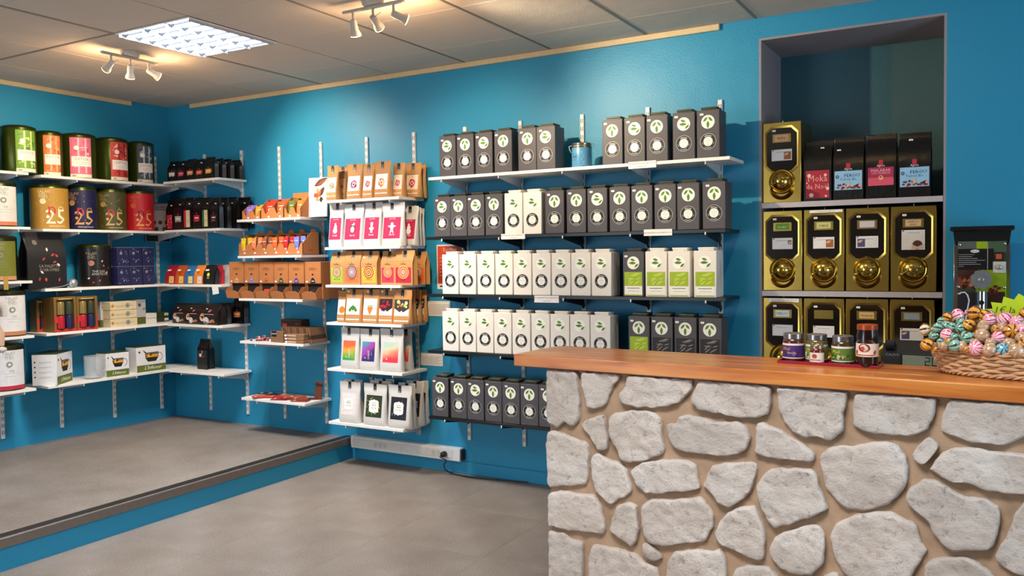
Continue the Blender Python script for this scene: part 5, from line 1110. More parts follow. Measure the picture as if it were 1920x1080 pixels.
def dispenser(a, b, ptop, z, y, label, plate, pcol, kind, hh=None):
    x, w = span(a, b, y); w *= .985; h = hh or topz((a+b)/2, ptop, y)-z; W0, H0 = round(w, 2), round(h, 2)
    t = thing('brass_dispenser', (x, y, z), label, 'coffee dispenser', 'brass coffee dispensers in the wall niche')
    for nm, fn in (('body', disp_body), ('window_frame', disp_frame), ('window', disp_glass), ('spout', spout), ('catch_cup', cup_), ('lever', knob)): obj(nm, cached((nm, round(w, 3), round(h, 3)), lambda fn=fn: fn(w, h)), t)
    obj('top_hook', cached('top_hook', lambda: MB().mat(C('#a8a49a', .3, .9)).tube([(0, .03, 0), (0, .03, .008), (.001, .028, .010)], .002, 6).ball((0, .028, .0105), .003, 8, 6)), t, (0, 0, h-.001))
    hold = MB().mat(C('#a8924a', .3, .9)).box(-.05, .05, -.004, -.0016, .745*h, .745*h+.048, .001); hold.lathe([(.003, 0), (.003, .002)], 8, (-.046, -.004, .745*h+.025), 'y'); hold.lathe([(.003, 0), (.003, .002)], 8, (.046, -.004, .745*h+.025), 'y')
    hd = obj('label_holder', hold, t, (0, 0, 0)); p = Print(lambda u, v, e: (u, -.004-e, v)); zz = .745*h
    if pcol: p.rect(-.037, zz+.008, .037, zz+.042, C(pcol), 1)
    if plate:
        L = plate.split('|'); s = min(.03, .1/max(len(q) for q in L)) if len(L) == 1 else .014
        for k, q in enumerate(L): p.text(q, 0, zz+(.018 if len(L) == 1 else .027-.015*k), s, C('#123a8a') if q == 'PEROU' else (STK if pcol == '#6a9a1c' else C('#4a3a24')), 2)
    obj('name_plate', p.mb, hd, smooth=0)
    if kind:
        p = Print(lambda u, v, e: (u, -.0022-e, v)); big = kind == 'big'; z0 = (.52 if not big else .49)*h; z1 = (.66 if not big else .72)*h
        p.rect(-.055, z0, .055, z1, C('#e6e2e2', .4), 1); p.leaf(-.052, z1-.008, .012, .006, .6, INK, 2); p.rect(-.03, z1-.016, .03, z1-.014, GREY, 2)
        u0 = {'r': .012, 'l': -.048, 'n': None, 'big': None, 's': .03}[kind]
        if u0 is not None: c = {'r': '#a8602c', 'l': '#4a4a78', 's': '#4a5a6a'}[kind]; p.rect(u0, z0+.006+(.02 if kind == 's' else 0), .05 if kind != 'l' else -.01, z1-.014, C(c), 2); p.leaf(u0, z0+.03, .03, .014, .4, C('#d8b088'), 3)
        if big: p.disc(.02, z0+.025, .024, C('#4a2c20'), 2, 14); p.poly([(-.01, z0+.004), (.05, z0+.004), (.046, z0+.028), (.02, z0+.015), (-.004, z0+.028)], C('#d8b8a0'), 3)
        obj('card', p.mb, t, smooth=0)
    price_tag(t, -.042, .895*h, -.003)
    return t
Hdd = Hd
dispenser(1430, 1503, 228, NS[0], .02, 'single brass coffee dispenser on the upper niche shelf', 'BRÉSIL', '#d8a888', 'r', Hdd)
rows = [[(1430, 1505, 'PureBio', '#6a9a1c', 's', 'green label'), (1506, 1584, 'JUBILÉ', '#c8c47a', 'r', 'pale yellow label'), (1585, 1668, '', '#cfc4cc', 'l', 'blank lilac-white label'), (1669, 1757, 'CAFÉ DU|MOIS', '#d8b488', 'big', 'beige label and tall white card')],
        [(1430, 1505, 'PEROU', '#dfe8ee', 'n', 'white PEROU label'), (1506, 1584, '', None, 'n', 'empty label holder'), (1585, 1667, 'MEXIQUE', '#d8b070', None, 'tan label behind the dark jar'), (1668, 1754, '', '#8f9aa6', 'l', 'small picture label')]]
for r, row in enumerate(rows):
    for i, (a, b, pl, pc, kd, tx) in enumerate(row):
        dispenser(a, b, 0, NS[1+r], .02, f'brass coffee dispenser with {tx}, {ORD[i]} on the {["middle", "lower"][r]} niche shelf', pl, pc, kd, Hdd)
notice(1518, 1580, 394.5, 399.5, .0195-.004, 'narrow notice on top of the second middle dispenser', 1)
notice(1441, 1498, 559, 566, .0195-.004, 'narrow notice on top of the leftmost lower dispenser', 1)
def moka(p, w, h):
    p.rect(-.42*w, .05*h, .42*w, .5*h, C('#a81a30'), 1); p.text('Moka', 0, .32*h, .056*(w/.16), C('#e8a0a0'), 2, wide=.9); p.text('de Noël', 0, .2*h, .044*(w/.16), C('#e8a0a0'), 2, wide=.9)
    for x, y, r in ((-.3, .42, .01), (.28, .42, .008), (-.22, .1, .012), (.36, .2, .009), (.3, .08, .006), (-.38, .3, .004)): p.disc(x*w, y*h, r, C('#e8c8b0'), 3, 10)
def perou(p, w, h):
    a = .45*w; p.rect(-a, .16*h, a, .46*h, C('#8fbfdf'), 1); p.text('PEROU', .12*w, .36*h, .026*(w/.16), C('#152a6a'), 2); p.text('Terroir Bio', 0, .31*h, .018, C('#2a5a9a'), 2); p.ring(-.36*w, .37*h, .004, .009, C('#2a3a5a'), 2, 10)
    rnd = random.Random(2)
    for k in range(26): p.leaf(rnd.uniform(-.43, .33)*w, rnd.uniform(.17, .24)*h, .016, .01, rnd.uniform(0, .8), C(rnd.choice(['#7a1420', '#a8242e', '#d8b09a', '#4a1014'])), 3+.04*k)
    p.leaf(-.02*w, .2*h, .03, .018, 1.3, C('#d8b080'), 5); p.rect(-.07*w, .5*h, .07*w, .58*h, C('#b82038'), 1); p.text('Agora', 0, .475*h, .016, STK, 2)
def malabar(p, w, h):
    a = .42*w; p.rect(-a, .2*h, a, .48*h, C('#a8204a'), 1); p.text('MALABAR', 0, .41*h, .0235*(w/.16), C('#f0b0c8'), 2); p.text('100% ARABICA', 0, .375*h, .014, C('#f0b0c8'), 2); p.rect(-a, .2*h, a, .31*h, C('#d8506a'), 1.5); p.disc(0, .32*h, .012, C('#f0b080'), 3, 12); p.leaf(-.008, .318*h, .016, .008, .5, C('#5a1a20'), 4); p.rect(-.4*w, .315*h, .4*w, .32*h, C('#e88a6a'), 2)
    p.rect(-.07*w, .51*h, .07*w, .59*h, C('#b82038'), 1); p.text('Agora', 0, .49*h, .016, STK, 2)
for i, (a, b, pt, fn, lk, tx, st) in enumerate([(1506, 1560, 264, moka, 'moka', 'large black coffee bag with red Moka de Noël label', (.02, .29)), (1561, 1620, 258, perou, 'perou', 'large black coffee bag with PEROU label beside the Moka bag', (-.05, .27)), (1622, 1681, 252, malabar, 'malabar', 'large black coffee bag with pink MALABAR label', None), (1683, 1746, 249, perou, 'perou', 'large black coffee bag with PEROU label at niche right', (-.02, .3))]):
    x, w = span(a, b, .03); h = topz((a+b)/2, pt, .08)-NS[0]
    pouch((x, .03, NS[0]), w*.97, h, .1, 'block', BFOIL, tx, 'large coffee bags in the niche', fn, lk, sticker=st, name='coffee_bag', cat='coffee bag', seed=i+3)
# ------------------------------------------------------------------ stone counter (own frame, rotated)
CA = rad(-3.79); CO = Vector((4.46, -1.858, 0)); ux = Vector((cos(CA), sin(CA), 0)); uy = Vector((-sin(CA), cos(CA), 0))
def cw(x, y, z): return CO+ux*x+uy*y+Vector((0, 0, z))
def chit(px, py, yl):     # pixel onto the plane local y = yl -> (x_local, z)
    d = fwd+rgt*((px-960)/FPX)-upv*((py-540)/FPX); c = cam.location; t = (yl-(c-CO).dot(uy))/d.dot(uy); q = c+d*t
    return (q-CO).dot(ux), q.z
def ctop(px, py, z=1.10):
    q = hit(px, py, 2, z); return (q-CO).dot(ux), (q-CO).dot(uy)
def wood_mat():
    m, nt, b = nodes('varnished_beech'); tc = N(nt, 'ShaderNodeTexCoord'); mp = N(nt, 'ShaderNodeMapping'); mp.inputs['Scale'].default_value = (1.3, 14, 14); nt.links.new(tc.outputs['Object'], mp.inputs[0])
    n = N(nt, 'ShaderNodeTexNoise', Scale=2.2, Detail=6, Distortion=.6); nt.links.new(mp.outputs[0], n.inputs['Vector'])
    r = ramp(nt, n.outputs['Fac'], [(.28, '#8a4618'), (.45, '#b5672b'), (.6, '#c27835'), (.8, '#d08a45')]); nt.links.new(r.outputs[0], b.inputs['Base Color'])
    b.inputs['Roughness'].default_value = .3; b.inputs['Coat Weight'].default_value = .3; b.inputs['Coat Roughness'].default_value = .2; return m
WOOD = wood_mat()
def mortar_mat():
    m, nt, b = nodes('tan_mortar'); tc = N(nt, 'ShaderNodeTexCoord'); n = N(nt, 'ShaderNodeTexNoise', Scale=9, Detail=8, Roughness=.65); nt.links.new(tc.outputs['Object'], n.inputs['Vector'])
    r = ramp(nt, n.outputs['Fac'], [(.3, '#8c745c'), (.55, '#a5886e'), (.75, '#b3987e')]); nt.links.new(r.outputs[0], b.inputs['Base Color']); b.inputs['Roughness'].default_value = .9
    bp = N(nt, 'ShaderNodeBump', Strength=.5, Distance=.008); nt.links.new(n.outputs['Fac'], bp.inputs['Height']); nt.links.new(bp.outputs['Normal'], b.inputs['Normal']); return m
def stone_mat():
    m, nt, b = nodes('rough_limestone'); tc = N(nt, 'ShaderNodeTexCoord'); oi = N(nt, 'ShaderNodeObjectInfo')
    n = N(nt, 'ShaderNodeTexNoise', Scale=38, Detail=10, Roughness=.75); nt.links.new(tc.outputs['Object'], n.inputs['Vector'])
    n2 = N(nt, 'ShaderNodeTexNoise', Scale=4, Detail=3); nt.links.new(tc.outputs['Object'], n2.inputs['Vector'])
    r = ramp(nt, n2.outputs['Fac'], [(.3, '#c4b5a8'), (.55, '#d4c8bd'), (.75, '#e0d8d0')]); 
    r2 = ramp(nt, n.outputs['Fac'], [(.33, '#7a6a5a'), (.45, '#ffffff')])
    mx = nt.nodes.new('ShaderNodeMix'); mx.data_type = 'RGBA'; mx.blend_type = 'MULTIPLY'; mx.inputs[0].default_value = .55; nt.links.new(r.outputs[0], mx.inputs[6]); nt.links.new(r2.outputs[0], mx.inputs[7])
    hs = N(nt, 'ShaderNodeHueSaturation'); ma = N(nt, 'ShaderNodeMapRange'); ma.inputs[3].default_value = .86; ma.inputs[4].default_value = 1.05; nt.links.new(oi.outputs['Random'], ma.inputs[0]); nt.links.new(ma.outputs[0], hs.inputs['Value']); nt.links.new(mx.outputs[2], hs.inputs['Color']); nt.links.new(hs.outputs[0], b.inputs['Base Color'])
    b.inputs['Roughness'].default_value = .92; bp = N(nt, 'ShaderNodeBump', Strength=1, Distance=.011); nt.links.new(n.outputs['Fac'], bp.inputs['Height']); nt.links.new(bp.outputs['Normal'], b.inputs['Normal']); return m
STONE = stone_mat(); XE = 3.3
ct = thing('stone_counter', tuple(CO), 'rubble stone counter front with pale stones set in tan mortar', 'counter', rz=CA)
obj('mortar_wall', MB().mat(mortar_mat()).box(.150, XE-.05, .034, .33, 0, 1.052), ct)
A4, A5 = (960, 640), (1440, 640); S_ = 1/2.454
def px4(L): return [(960+x*S_, 640+y*S_) for x, y in L]
def px5(L): return [(1440+x*S_, 640+y*S_) for x, y in L]
stones = [px4([(158, 126), (300, 135), (305, 200), (313, 260), (308, 360), (290, 390), (260, 388), (250, 365), (205, 403), (175, 385), (158, 370)]),
 px4([(322, 140), (495, 150), (492, 180), (470, 200), (430, 295), (380, 315), (345, 305), (335, 230), (322, 200)]),
 px4([(525, 152), (830, 175), (828, 220), (800, 250), (770, 285), (700, 303), (590, 305), (500, 285), (490, 250), (510, 220), (530, 190)]),
 [(1310, 713), (1440, 722), (1447, 727), (1446, 756), (1440, 778.5), (1392, 784.7), (1306, 766), (1295, 752), (1300, 736)],
 px4([(320, 375), (400, 340), (425, 338), (435, 380), (445, 460), (438, 498), (400, 503), (370, 450), (340, 410)]),
 px4([(447, 350), (470, 328), (540, 318), (630, 320), (680, 350), (692, 385), (690, 440), (703, 490), (700, 515), (620, 550), (545, 560), (505, 545), (480, 490), (460, 470), (448, 420)]),
 px4([(712, 380), (760, 375), (765, 345), (800, 338), (880, 350), (930, 372), (1040, 368), (1085, 400), (1098, 440), (1080, 500), (1030, 525), (950, 530), (880, 520), (800, 510), (740, 490), (718, 440)]),
 [(1418.4, 792.8), (1428.6, 790), (1440, 797), (1464.5, 807), (1501, 829.5), (1529.6, 854), (1525.6, 866), (1480.7, 862), (1440, 858), (1415.6, 849.9)],
 px4([(155, 415), (200, 412), (270, 440), (345, 465), (355, 520), (350, 640), (340, 660), (260, 665), (175, 672), (157, 660), (153, 560)]),
 px4([(365, 545), (380, 515), (400, 512), (440, 545), (490, 555), (525, 590), (535, 640), (553, 690), (520, 720), (480, 730), (460, 757), (435, 740), (385, 690), (370, 620)]),
 px4([(543, 595), (590, 560), (690, 545), (790, 545), (845, 565), (855, 630), (865, 680), (800, 690), (740, 690), (680, 703), (605, 695), (570, 660)]),
 px4([(880, 660), (920, 570), (1000, 560), (1100, 555), (1128, 570), (1115, 640), (1100, 695), (1060, 725), (1000, 768), (950, 740), (925, 700), (885, 675)]),
 [(1418.4, 913), (1426.6, 894.7), (1440, 880.4), (1464.5, 877.6), (1517.4, 880.4), (1527.6, 884.5), (1539.8, 925), (1552, 953.8), (1521.5, 970), (1480.7, 984.3), (1450, 990.4), (1440, 976), (1428.6, 957.8), (1420.5, 937.5)],
 px4([(162, 700), (220, 687), (300, 700), (380, 710), (410, 760), (415, 800), (430, 860), (420, 888), (330, 880), (260, 870), (162, 845), (158, 780)]),
 px4([(485, 755), (540, 740), (575, 760), (578, 810), (587, 860), (570, 930), (550, 945), (490, 900), (450, 870), (455, 830)]),
 px4([(600, 750), (640, 725), (750, 728), (870, 715), (905, 760), (930, 800), (925, 850), (895, 920), (820, 930), (700, 940), (620, 930), (600, 860), (593, 790)]),
 px4([(935, 880), (950, 835), (990, 790), (1060, 760), (1118, 753), (1150, 830), (1163, 880), (1160, 1000), (1140, 1013), (1040, 970), (960, 940), (935, 910)]),
 px4([(162, 872), (240, 880), (260, 905), (325, 925), (330, 1160), (240, 1200), (162, 1180), (160, 960)]),
 px4([(350, 990), (370, 937), (440, 945), (580, 980), (600, 1015), (670, 1040), (680, 1120), (640, 1170), (500, 1150), (355, 1160)]),
 px4([(600, 925), (625, 930), (680, 970), (693, 1000), (660, 1010), (612, 990)]),
 px4([(715, 1020), (740, 970), (830, 960), (920, 965), (960, 955), (980, 1000), (990, 1120), (920, 1170), (760, 1160), (705, 1100)]),
 [(1379.7, 1068), (1400, 1059.7), (1440, 1064), (1458, 1080), (1470, 1130), (1380, 1140), (1370, 1090)],
 px5([(40, 213), (200, 210), (370, 230), (360, 290), (348, 330), (350, 410), (320, 435), (290, 463), (230, 440), (180, 445), (110, 415), (75, 370), (50, 320)]),
 px5([(400, 238), (560, 243), (780, 262), (770, 320), (765, 350), (735, 405), (650, 440), (570, 430), (480, 425), (395, 395), (388, 320)]),
 px5([(830, 266), (1178, 288), (1260, 298), (1250, 400), (1178, 440), (1090, 480), (1010, 470), (920, 460), (850, 440), (795, 410), (800, 350), (820, 310)]),
 px5([(235, 530), (270, 495), (330, 480), (390, 485), (470, 465), (540, 460), (600, 480), (635, 530), (648, 580), (640, 650), (610, 700), (560, 750), (490, 775), (440, 782), (350, 770), (300, 720), (265, 680), (250, 600)]),
 px5([(665, 515), (710, 455), (740, 435), (790, 480), (760, 520), (715, 572), (670, 545)]),
 px5([(740, 590), (790, 520), (860, 490), (950, 490), (1060, 510), (1178, 520), (1260, 530), (1260, 700), (1178, 705), (1080, 700), (980, 680), (900, 650), (850, 650), (790, 620)]),
 px5([(630, 720), (650, 680), (715, 630), (780, 645), (850, 690), (900, 715), (980, 720), (1060, 760), (1075, 800), (1050, 920), (1020, 960), (960, 960), (850, 968), (810, 940), (760, 880), (740, 840), (690, 790), (640, 750)]),
 px5([(1178, 740), (1140, 790), (1110, 870), (1070, 940), (1043, 990), (1050, 1020), (1120, 1065), (1178, 1085), (1270, 1080), (1290, 900), (1260, 740)]),
 px5([(285, 900), (310, 840), (400, 800), (480, 785), (560, 785), (620, 815), (665, 830), (690, 850), (695, 905), (733, 960), (700, 1020), (650, 1100), (560, 1140), (430, 1130), (350, 1070), (310, 1000)]),
 px5([(0, 960), (30, 900), (100, 870), (190, 845), (235, 850), (265, 890), (262, 970), (250, 1030), (200, 1078), (130, 1075), (60, 1050), (20, 1010)]),
 px5([(718, 1040), (740, 1005), (830, 995), (900, 990), (950, 1010), (1010, 1050), (1060, 1110), (980, 1170), (780, 1160), (725, 1100)]),
 px5([(255, 1078), (290, 1065), (325, 1070), (350, 1130), (320, 1170), (260, 1160)])]
SP = [[(lambda q: (max(q[0], .142), min(q[1], 1.046)))(chit(x, y, .022)) for x, y in s] for s in stones]
# the wall goes on below and to the right of the photograph
for (x, z, a, b) in [(.30, .10, .12, .08), (.58, .09, .13, .07), (.9, .1, .14, .075), (1.2, .09, .12, .07), (1.5, .1, .13, .08), (1.82, .09, .15, .07), (2.1, .25, .11, .1), (2.12, .06, .12, .05), (2.42, .95, .17, .07), (2.4, .74, .15, .09), (2.42, .5, .16, .1), (2.42, .25, .14, .1), (2.8, .93, .16, .08), (2.8, .7, .15, .1), (2.8, .44, .17, .11), (2.8, .17, .16, .1), (3.1, .85, .1, .12), (3.1, .55, .1, .12), (3.1, .22, .1, .12)]:
    SP.append([(x+a*cos(2*pi*k/9)*(1+.15*sin(k*3.1)), z+b*sin(2*pi*k/9)*(1+.12*cos(k*2.3))) for k in range(9)])
from mathutils import noise
from mathutils.geometry import delaunay_2d_cdt
import bmesh
def stone_mesh(pts, seed):
    n = len(pts); area = sum(pts[i][0]*pts[(i+1) % n][1]-pts[(i+1) % n][0]*pts[i][1] for i in range(n))
    if area < 0: pts = pts[::-1]
    R = []
    for i in range(n):
        a, b = Vector(pts[i]), Vector(pts[(i+1) % n]); k = max(1, int((b-a).length/.011))
        for j in range(k): R.append(a.lerp(b, j/k))
    n = len(R)
    for _ in range(1): R = [(R[i-1]+R[i]*3+R[(i+1) % n])/5 for i in range(n)]
    R = [r+Vector((noise.noise(Vector((r.x*40, r.y*40, seed))), noise.noise(Vector((r.x*40, r.y*40, seed+9)))))*.0045 for r in R]
    c = sum(R, Vector((0, 0)))/n; vs = []; rings = [(1.0, .014), (1.0, -.008), (.985, -.016), (.955, -.020), (.91, -.022)]
    def rough(x, y): return noise.noise(Vector((x*11, y*11, seed)))*.008+noise.noise(Vector((x*30, y*52, seed)))*.006+noise.noise(Vector((x*95, y*120, seed)))*.004
    for s, y in rings:
        for r in R:
            q = c+(r-c)*s; vs.append((q.x, y-(rough(q.x, q.y) if y < -.01 else 0)+.034, q.y))
    m = MB().mat(STONE); K = len(rings); fs = [(k*n+i, k*n+(i+1) % n, (k+1)*n+(i+1) % n, (k+1)*n+i) for k in range(K-1) for i in range(n)]
    m.add(vs, fs)
    B_ = [c+(r-c)*.91 for r in R]; g = .0125; inner = [c+(r-c)*.85 for r in R]
    def inside(x, y):
        k = False
        for i in range(n):
            p, q = inner[i], inner[i-1]
            if (p.y > y) != (q.y > y) and x < (q.x-p.x)*(y-p.y)/(q.y-p.y)+p.x: k = not k
        return k
    x0, x1, y0, y1 = min(p.x for p in R), max(p.x for p in R), min(p.y for p in R), max(p.y for p in R); G = list(B_)
    j = 0; y = y0
    while y < y1:
        x = x0+(g/2 if j % 2 else 0)
        while x < x1:
            if inside(x, y): G.append(Vector((x+.003*sin(y*900), y+.003*cos(x*900))))
            x += g
        y += g; j += 1
    vo, eo, fo = delaunay_2d_cdt(G, [], [list(range(n))], 1, 1e-6)[:3]
    m.add([(p.x, -.022-rough(p.x, p.y)+.034, p.y) for p in vo], fo)
    me = m.mesh('stone', 38); bm_ = bmesh.new(); bm_.from_mesh(me); bmesh.ops.remove_doubles(bm_, verts=bm_.verts, dist=1e-5); bmesh.ops.recalc_face_normals(bm_, faces=bm_.faces); bm_.to_mesh(me); bm_.free()
    for p in me.polygons: p.use_smooth = True
    me.set_sharp_from_angle(angle=rad(42)); return me
for i, s in enumerate(SP): obj('stone', stone_mesh(s, i*3.7), ct, smooth=50)
sl = thing('counter_top', tuple(CO)[:2]+(1.052,), 'thick varnished wooden slab lying on the stone counter', 'counter top', rz=CA)
obj('plank', MB().mat(WOOD).box(0, XE, 0, .125, 0, .048, .003), sl); obj('plank', MB().mat(WOOD).box(0, XE, .1252, .245, 0, .048, .001), sl); obj('plank', MB().mat(WOOD).prism([(.005, .2452), (XE, .2452), (XE, .36), (.03, .36), (.005, .335)], lambda a, b: (a, b, 0), lambda a, b: (a, b, .048)), sl)
# service shelf behind the counter, and cabinet under the grinder (both mostly hidden)
sv = thing('service_counter', tuple(cw(.9, .36, 0)), 'lower white work surface behind the stone counter', 'work surface', rz=CA)
obj('worktop', MB().mat(WHITEB).box(0, 2.3, 0, .42, .86, .89, .002), sv); obj('cabinet', MB().mat(C('#8a8580', .6)).box(.02, 2.28, -.025, .36, 0, .86, .002), sv)
cb = thing('back_cabinet', (5.98, -.52, 0), 'low white cabinet against the wall under the grinder', 'cabinet')
obj('body', MB().mat(WHITEB).box(0, 1.2, .02, .50, 0, .92, .003), cb)
for k in (0, 1): d_ = obj('door', MB().mat(WHITEB).box(.01+.6*k, .59+.6*k, 0, .018, .06, .9, .002), cb); obj('knob', MB().mat(C('#8a8a8a', .3, 1)).lathe([(.006, 0), (.006, .012), (.011, .016), (.011, .022), (0, .024)], 12, (.54 if k == 0 else .66, 0, .7), 'y'), d_)
# ------------------------------------------------------------------ jars on the red tray
TZ = 1.1002
a, b = ctop(1457, 681), ctop(1647, 691); tx0, tx1 = a[0]+.0, b[0]
ty = .30
tr_ = thing('tray', tuple(cw((tx0+tx1)/2, .205, TZ)), 'shallow clear red tray under the jam jars', 'tray', rz=CA); W_ = (tx1-tx0)/2
TR = C('#8e1a2c', .2, var=.04, coat=.5); m = MB().mat(TR).box(-W_, W_, 0, .115, 0, .003)
for q in ((-W_, W_, 0, .003), (-W_, W_, .112, .115)): m.box(q[0], q[1], q[2], q[3], .003, .011)
for q in ((-W_, -W_+.003), (W_-.003, W_)): m.box(q[0], q[1], .003, .112, .003, .011)
obj('tray', m, tr_)
cs = MB().mat(C('#b02038', .5)); rnd = random.Random(3)
for k in range(14): x = -W_+.02+rnd.random()*(2*W_-.05); y = .008+.02*(k % 5); cs.add([(x, y, .0036), (x+.012, y+.006, .0036), (x+.004, y+.014, .0036)], [(0, 1, 2)])
obj('paper_pattern', cs, tr_, smooth=0, kind='stuff')
def jar(px0, px1, pyt, yl, label, fill, lid, fn, zr=1, big=False):
    a, b = chit(px0, 660, yl)[0], chit(px1, 660, yl)[0]; xc, r = (a+b)/2, (b-a)/2*.97; zt = chit((px0+px1)/2, pyt, yl)[1]; z0 = TZ+.0034; h = zt-z0
    t = thing('jam_jar', tuple(cw(xc, yl, z0)), label, 'jar', 'jars on the red tray', rz=CA+rad(-6)); lh = min(.02, h*.2) if not big else h*.12
    obj('glass', MB().mat(C(fill, .16, var=.05, coat=.25, scale=60)).lathe([(0, 0), (r*.85, 0), (r*.98, h*.05), (r, h*.1), (r, h*.68), (r*.97, h*.75), (r*.88, h-lh), (0, h-lh)], 32), t)
    obj('lid', MB().mat(lid).lathe([(r*.9, h-lh-.001), (r*.95, h-lh), (r*.95, h-.002), (r*.9, h), (r*.8, h), (r*.78, h-.001), (0, h-.001)], 32), t)
    p = Print(lambda u, v, e: ((r+e+.0005)*sin(u/r), -(r+e+.0005)*cos(u/r), v), nu=8); fn(p, r, h); obj('label', p.mb, t, smooth=0); return t
SIL = C('#a9a5a3', .25, .9)
def jl(base, w1, w2, txt, tc):
    def fn(p, r, h):
        p.rect(-2.6*r, .1*h, 2.6*r, .64*h, C('#e8e2dc'), 1, nu=24); p.rect(-2.6*r, .14*h, 2.6*r, .57*h, C(base), 2, nu=24); rnd = random.Random(base)
        for k in range(16): p.leaf(rnd.uniform(-1, .8)*r, rnd.uniform(.17, .3)*h, .012, .006, rnd.uniform(0, 3), C(rnd.choice([w1, w2])), 3+.05*k)
        p.text(txt[0], -.3*r, .4*h, .016, C(tc), 5); p.text(txt[1], .2*r, .27*h, .012, C('#e8c8b0'), 5)
    return fn
jar(1468, 1508, 624, .29, 'jam jar with purple berry label and silver lid', '#5a2a1c', SIL, jl('#4a2a72', '#2a1a4a', '#7a5a9a', ('Miel', 'Vanille'), '#e8b030'))
jar(1511, 1552, 626, .29, 'jam jar with green label half hidden behind the tiny jar', '#6a5a2a', SIL, jl('#7a8a3a', '#dfe0b0', '#4a6a2a', ('Miel', 'citron'), '#d8d060'))
jar(1559, 1602, 629, .27, 'jam jar with bright green label and silver lid', '#4a3a1c', SIL, jl('#5a7a2a', '#b8c86a', '#2a4a1a', ('Miel', 'fleurs'), '#e8d040'))
def tiny(p, r, h): p.rect(-1.5*r, .1*h, 1.7*r, .6*h, C('#e6d8c8'), 1, nu=14); p.disc(0, .42*h, .008, C('#9a4a3a'), 4, 12); p.rect(-.7*r, .2*h, .8*r, .24*h, C('#a84a3a'), 3, nu=6)
jar(1518.5, 1545, 646, .235, 'tiny reddish-brown jam jar in front of the others', '#6a2418', C('#9a8a70', .3, .8), tiny)
def bigl(p, r, h):
    p.rect(-1.7*r, .25*h, 1.7*r, .56*h, C('#e8d8c4'), 1, nu=16); p.poly([(r*1.0*sin(q), .56*h+.09*h*cos(q)) for q in [(-pi/2)+pi*k/8 for k in range(9)]], C('#e8d8c4'), 1.2)
    p.disc(0, .46*h, .019, C('#6a2a22'), 4, 16, ry=.014); p.disc(-.004, .45*h, .007, C('#c83a30'), 6, 10); p.disc(.007, .46*h, .006, C('#e8c0a0'), 6, 10); p.rect(-r*.9, .28*h, r*.9, .3*h, C('#b03028'), 3, nu=8); p.text('la Framboise', 0, .58*h, .009, C('#7a3a2a'), 4)
    for s in (-1, 1): p.leaf(s*.85*r, .3*h, .018, .009, 1.2, C('#b03028'), 4)
jar(1605, 1648, 608, .235, 'tall dark jam jar with orange lid and cream label', '#1a0c0c', C('#a84a1c', .3, .4), bigl, big=True)
# ------------------------------------------------------------------ cash register
yl = .52
x0, z1 = chit(1652, 645, yl); x1, _ = chit(1800, 645, yl)
rg = thing('cash_register', tuple(cw(x0, yl, .8902)), 'black cash register with grey digit display behind the counter', 'cash register', rz=CA); RW = x1-x0; RH = z1-.8902; RB = C('#050506', .85, var=0)
obj('body', MB().mat(RB).prism([(0, 0), (.2, 0), (.2, RH*.9), (.05, RH), (.012, RH*.86), (0, RH*.8)], lambda a, b: (0, a, b), lambda a, b: (RW, a, b)), rg)
obj('side_hinge', MB().mat(RB).lathe([(.018, 0), (.02, .004), (.02, .03), (0, .034)], 20, (.012, .03, RH*.98), 'x'), rg)
q0, z_a = chit(1692, 671.5, yl-.035); q1, _ = chit(1800, 671, yl-.035); _, z_b = chit(1700, 692, yl-.035); z_a += .012; z_b += .012
pod = obj('display', MB().mat(RB).box(q0-x0-.008, RW, -.034, 0, z_b-.8902-.004, z_a-.8902+.004, .002), rg)
p = Print(lambda u, v, e: (u, -.034-e, v)); u0, u1, v0, v1 = q0-x0, RW-.004, z_b-.8902, z_a-.8902; p.rect(u0, v0, u1, v1, C('#7f8a78', .3), 1)
def seg(p, u, v, s, on):
    w, hh, t = s*.55, s, s*.1
    g = {'a': (0, hh-t, w, hh), 'b': (w-t, hh/2, w, hh), 'c': (w-t, 0, w, hh/2), 'd': (0, 0, w, t), 'e': (0, 0, t, hh/2), 'f': (0, hh/2, t, hh), 'g': (0, hh/2-t/2, w, hh/2+t/2)}
    for k in on: a, b, c, d = g[k]; p.rect(u+a, v+b, u+c, v+d, INK, 2)
us, _ = chit(1734, 680, yl-.035); s_ = (v1-v0)*.78
for k, on in enumerate(['abged', 'abcdef', 'afgcd']): seg(p, us-x0+k*s_*.75, v0+(v1-v0)*.1, s_, on)
obj('screen', p.mb, pod, smooth=0)
cx_, cz_ = chit(1673, 667, yl); p = Print(lambda u, v, e: (u, -.0005-e, v)); p.text('CASIO', cx_-x0, cz_-.8902, .014, C('#8f8f92'), 1, wide=1.2); obj('brand_print', p.mb, rg, smooth=0)
# ------------------------------------------------------------------ wicker basket with sweets
lx, ly = ctop(1765, 690); fx, fy = ctop(1900, 714)
A_, B_ = .235, .12; bx, by = lx+A_+.012, fy+B_+.004
bk = thing('wicker_basket', tuple(cw(bx, by, 1.1002)), 'oval woven wicker basket filled with wrapped sweets', 'basket', rz=CA)
WK = C('#cba075', .6, var=.14, scale=25); HB = .084
def ell(a, t, off=0): sc = 1+.13*t; return ((A_*sc+off)*cos(a), (B_*sc+off)*sin(a))
NSK = 36
for r in range(7):
    z = .014+.0103*r; path = []
    for i in range(NSK*4+1):
        a = 2*pi*i/(NSK*4); o = .005*cos(NSK/2*a+pi*r); x, y = ell(a, z/HB, o); path.append((x, y, z+.0012*sin(NSK*a+r)))
    obj('weaver', MB().mat(WK).tube(path, .0054, 6), bk)
stk = MB().mat(WK)
for i in range(NSK):
    a = 2*pi*(i+.5)/NSK; stk.tube([ell(a, 0)+(.002,), ell(a, 1)+(HB,)], .0025, 5)
obj('stakes', stk, bk, kind='stuff')
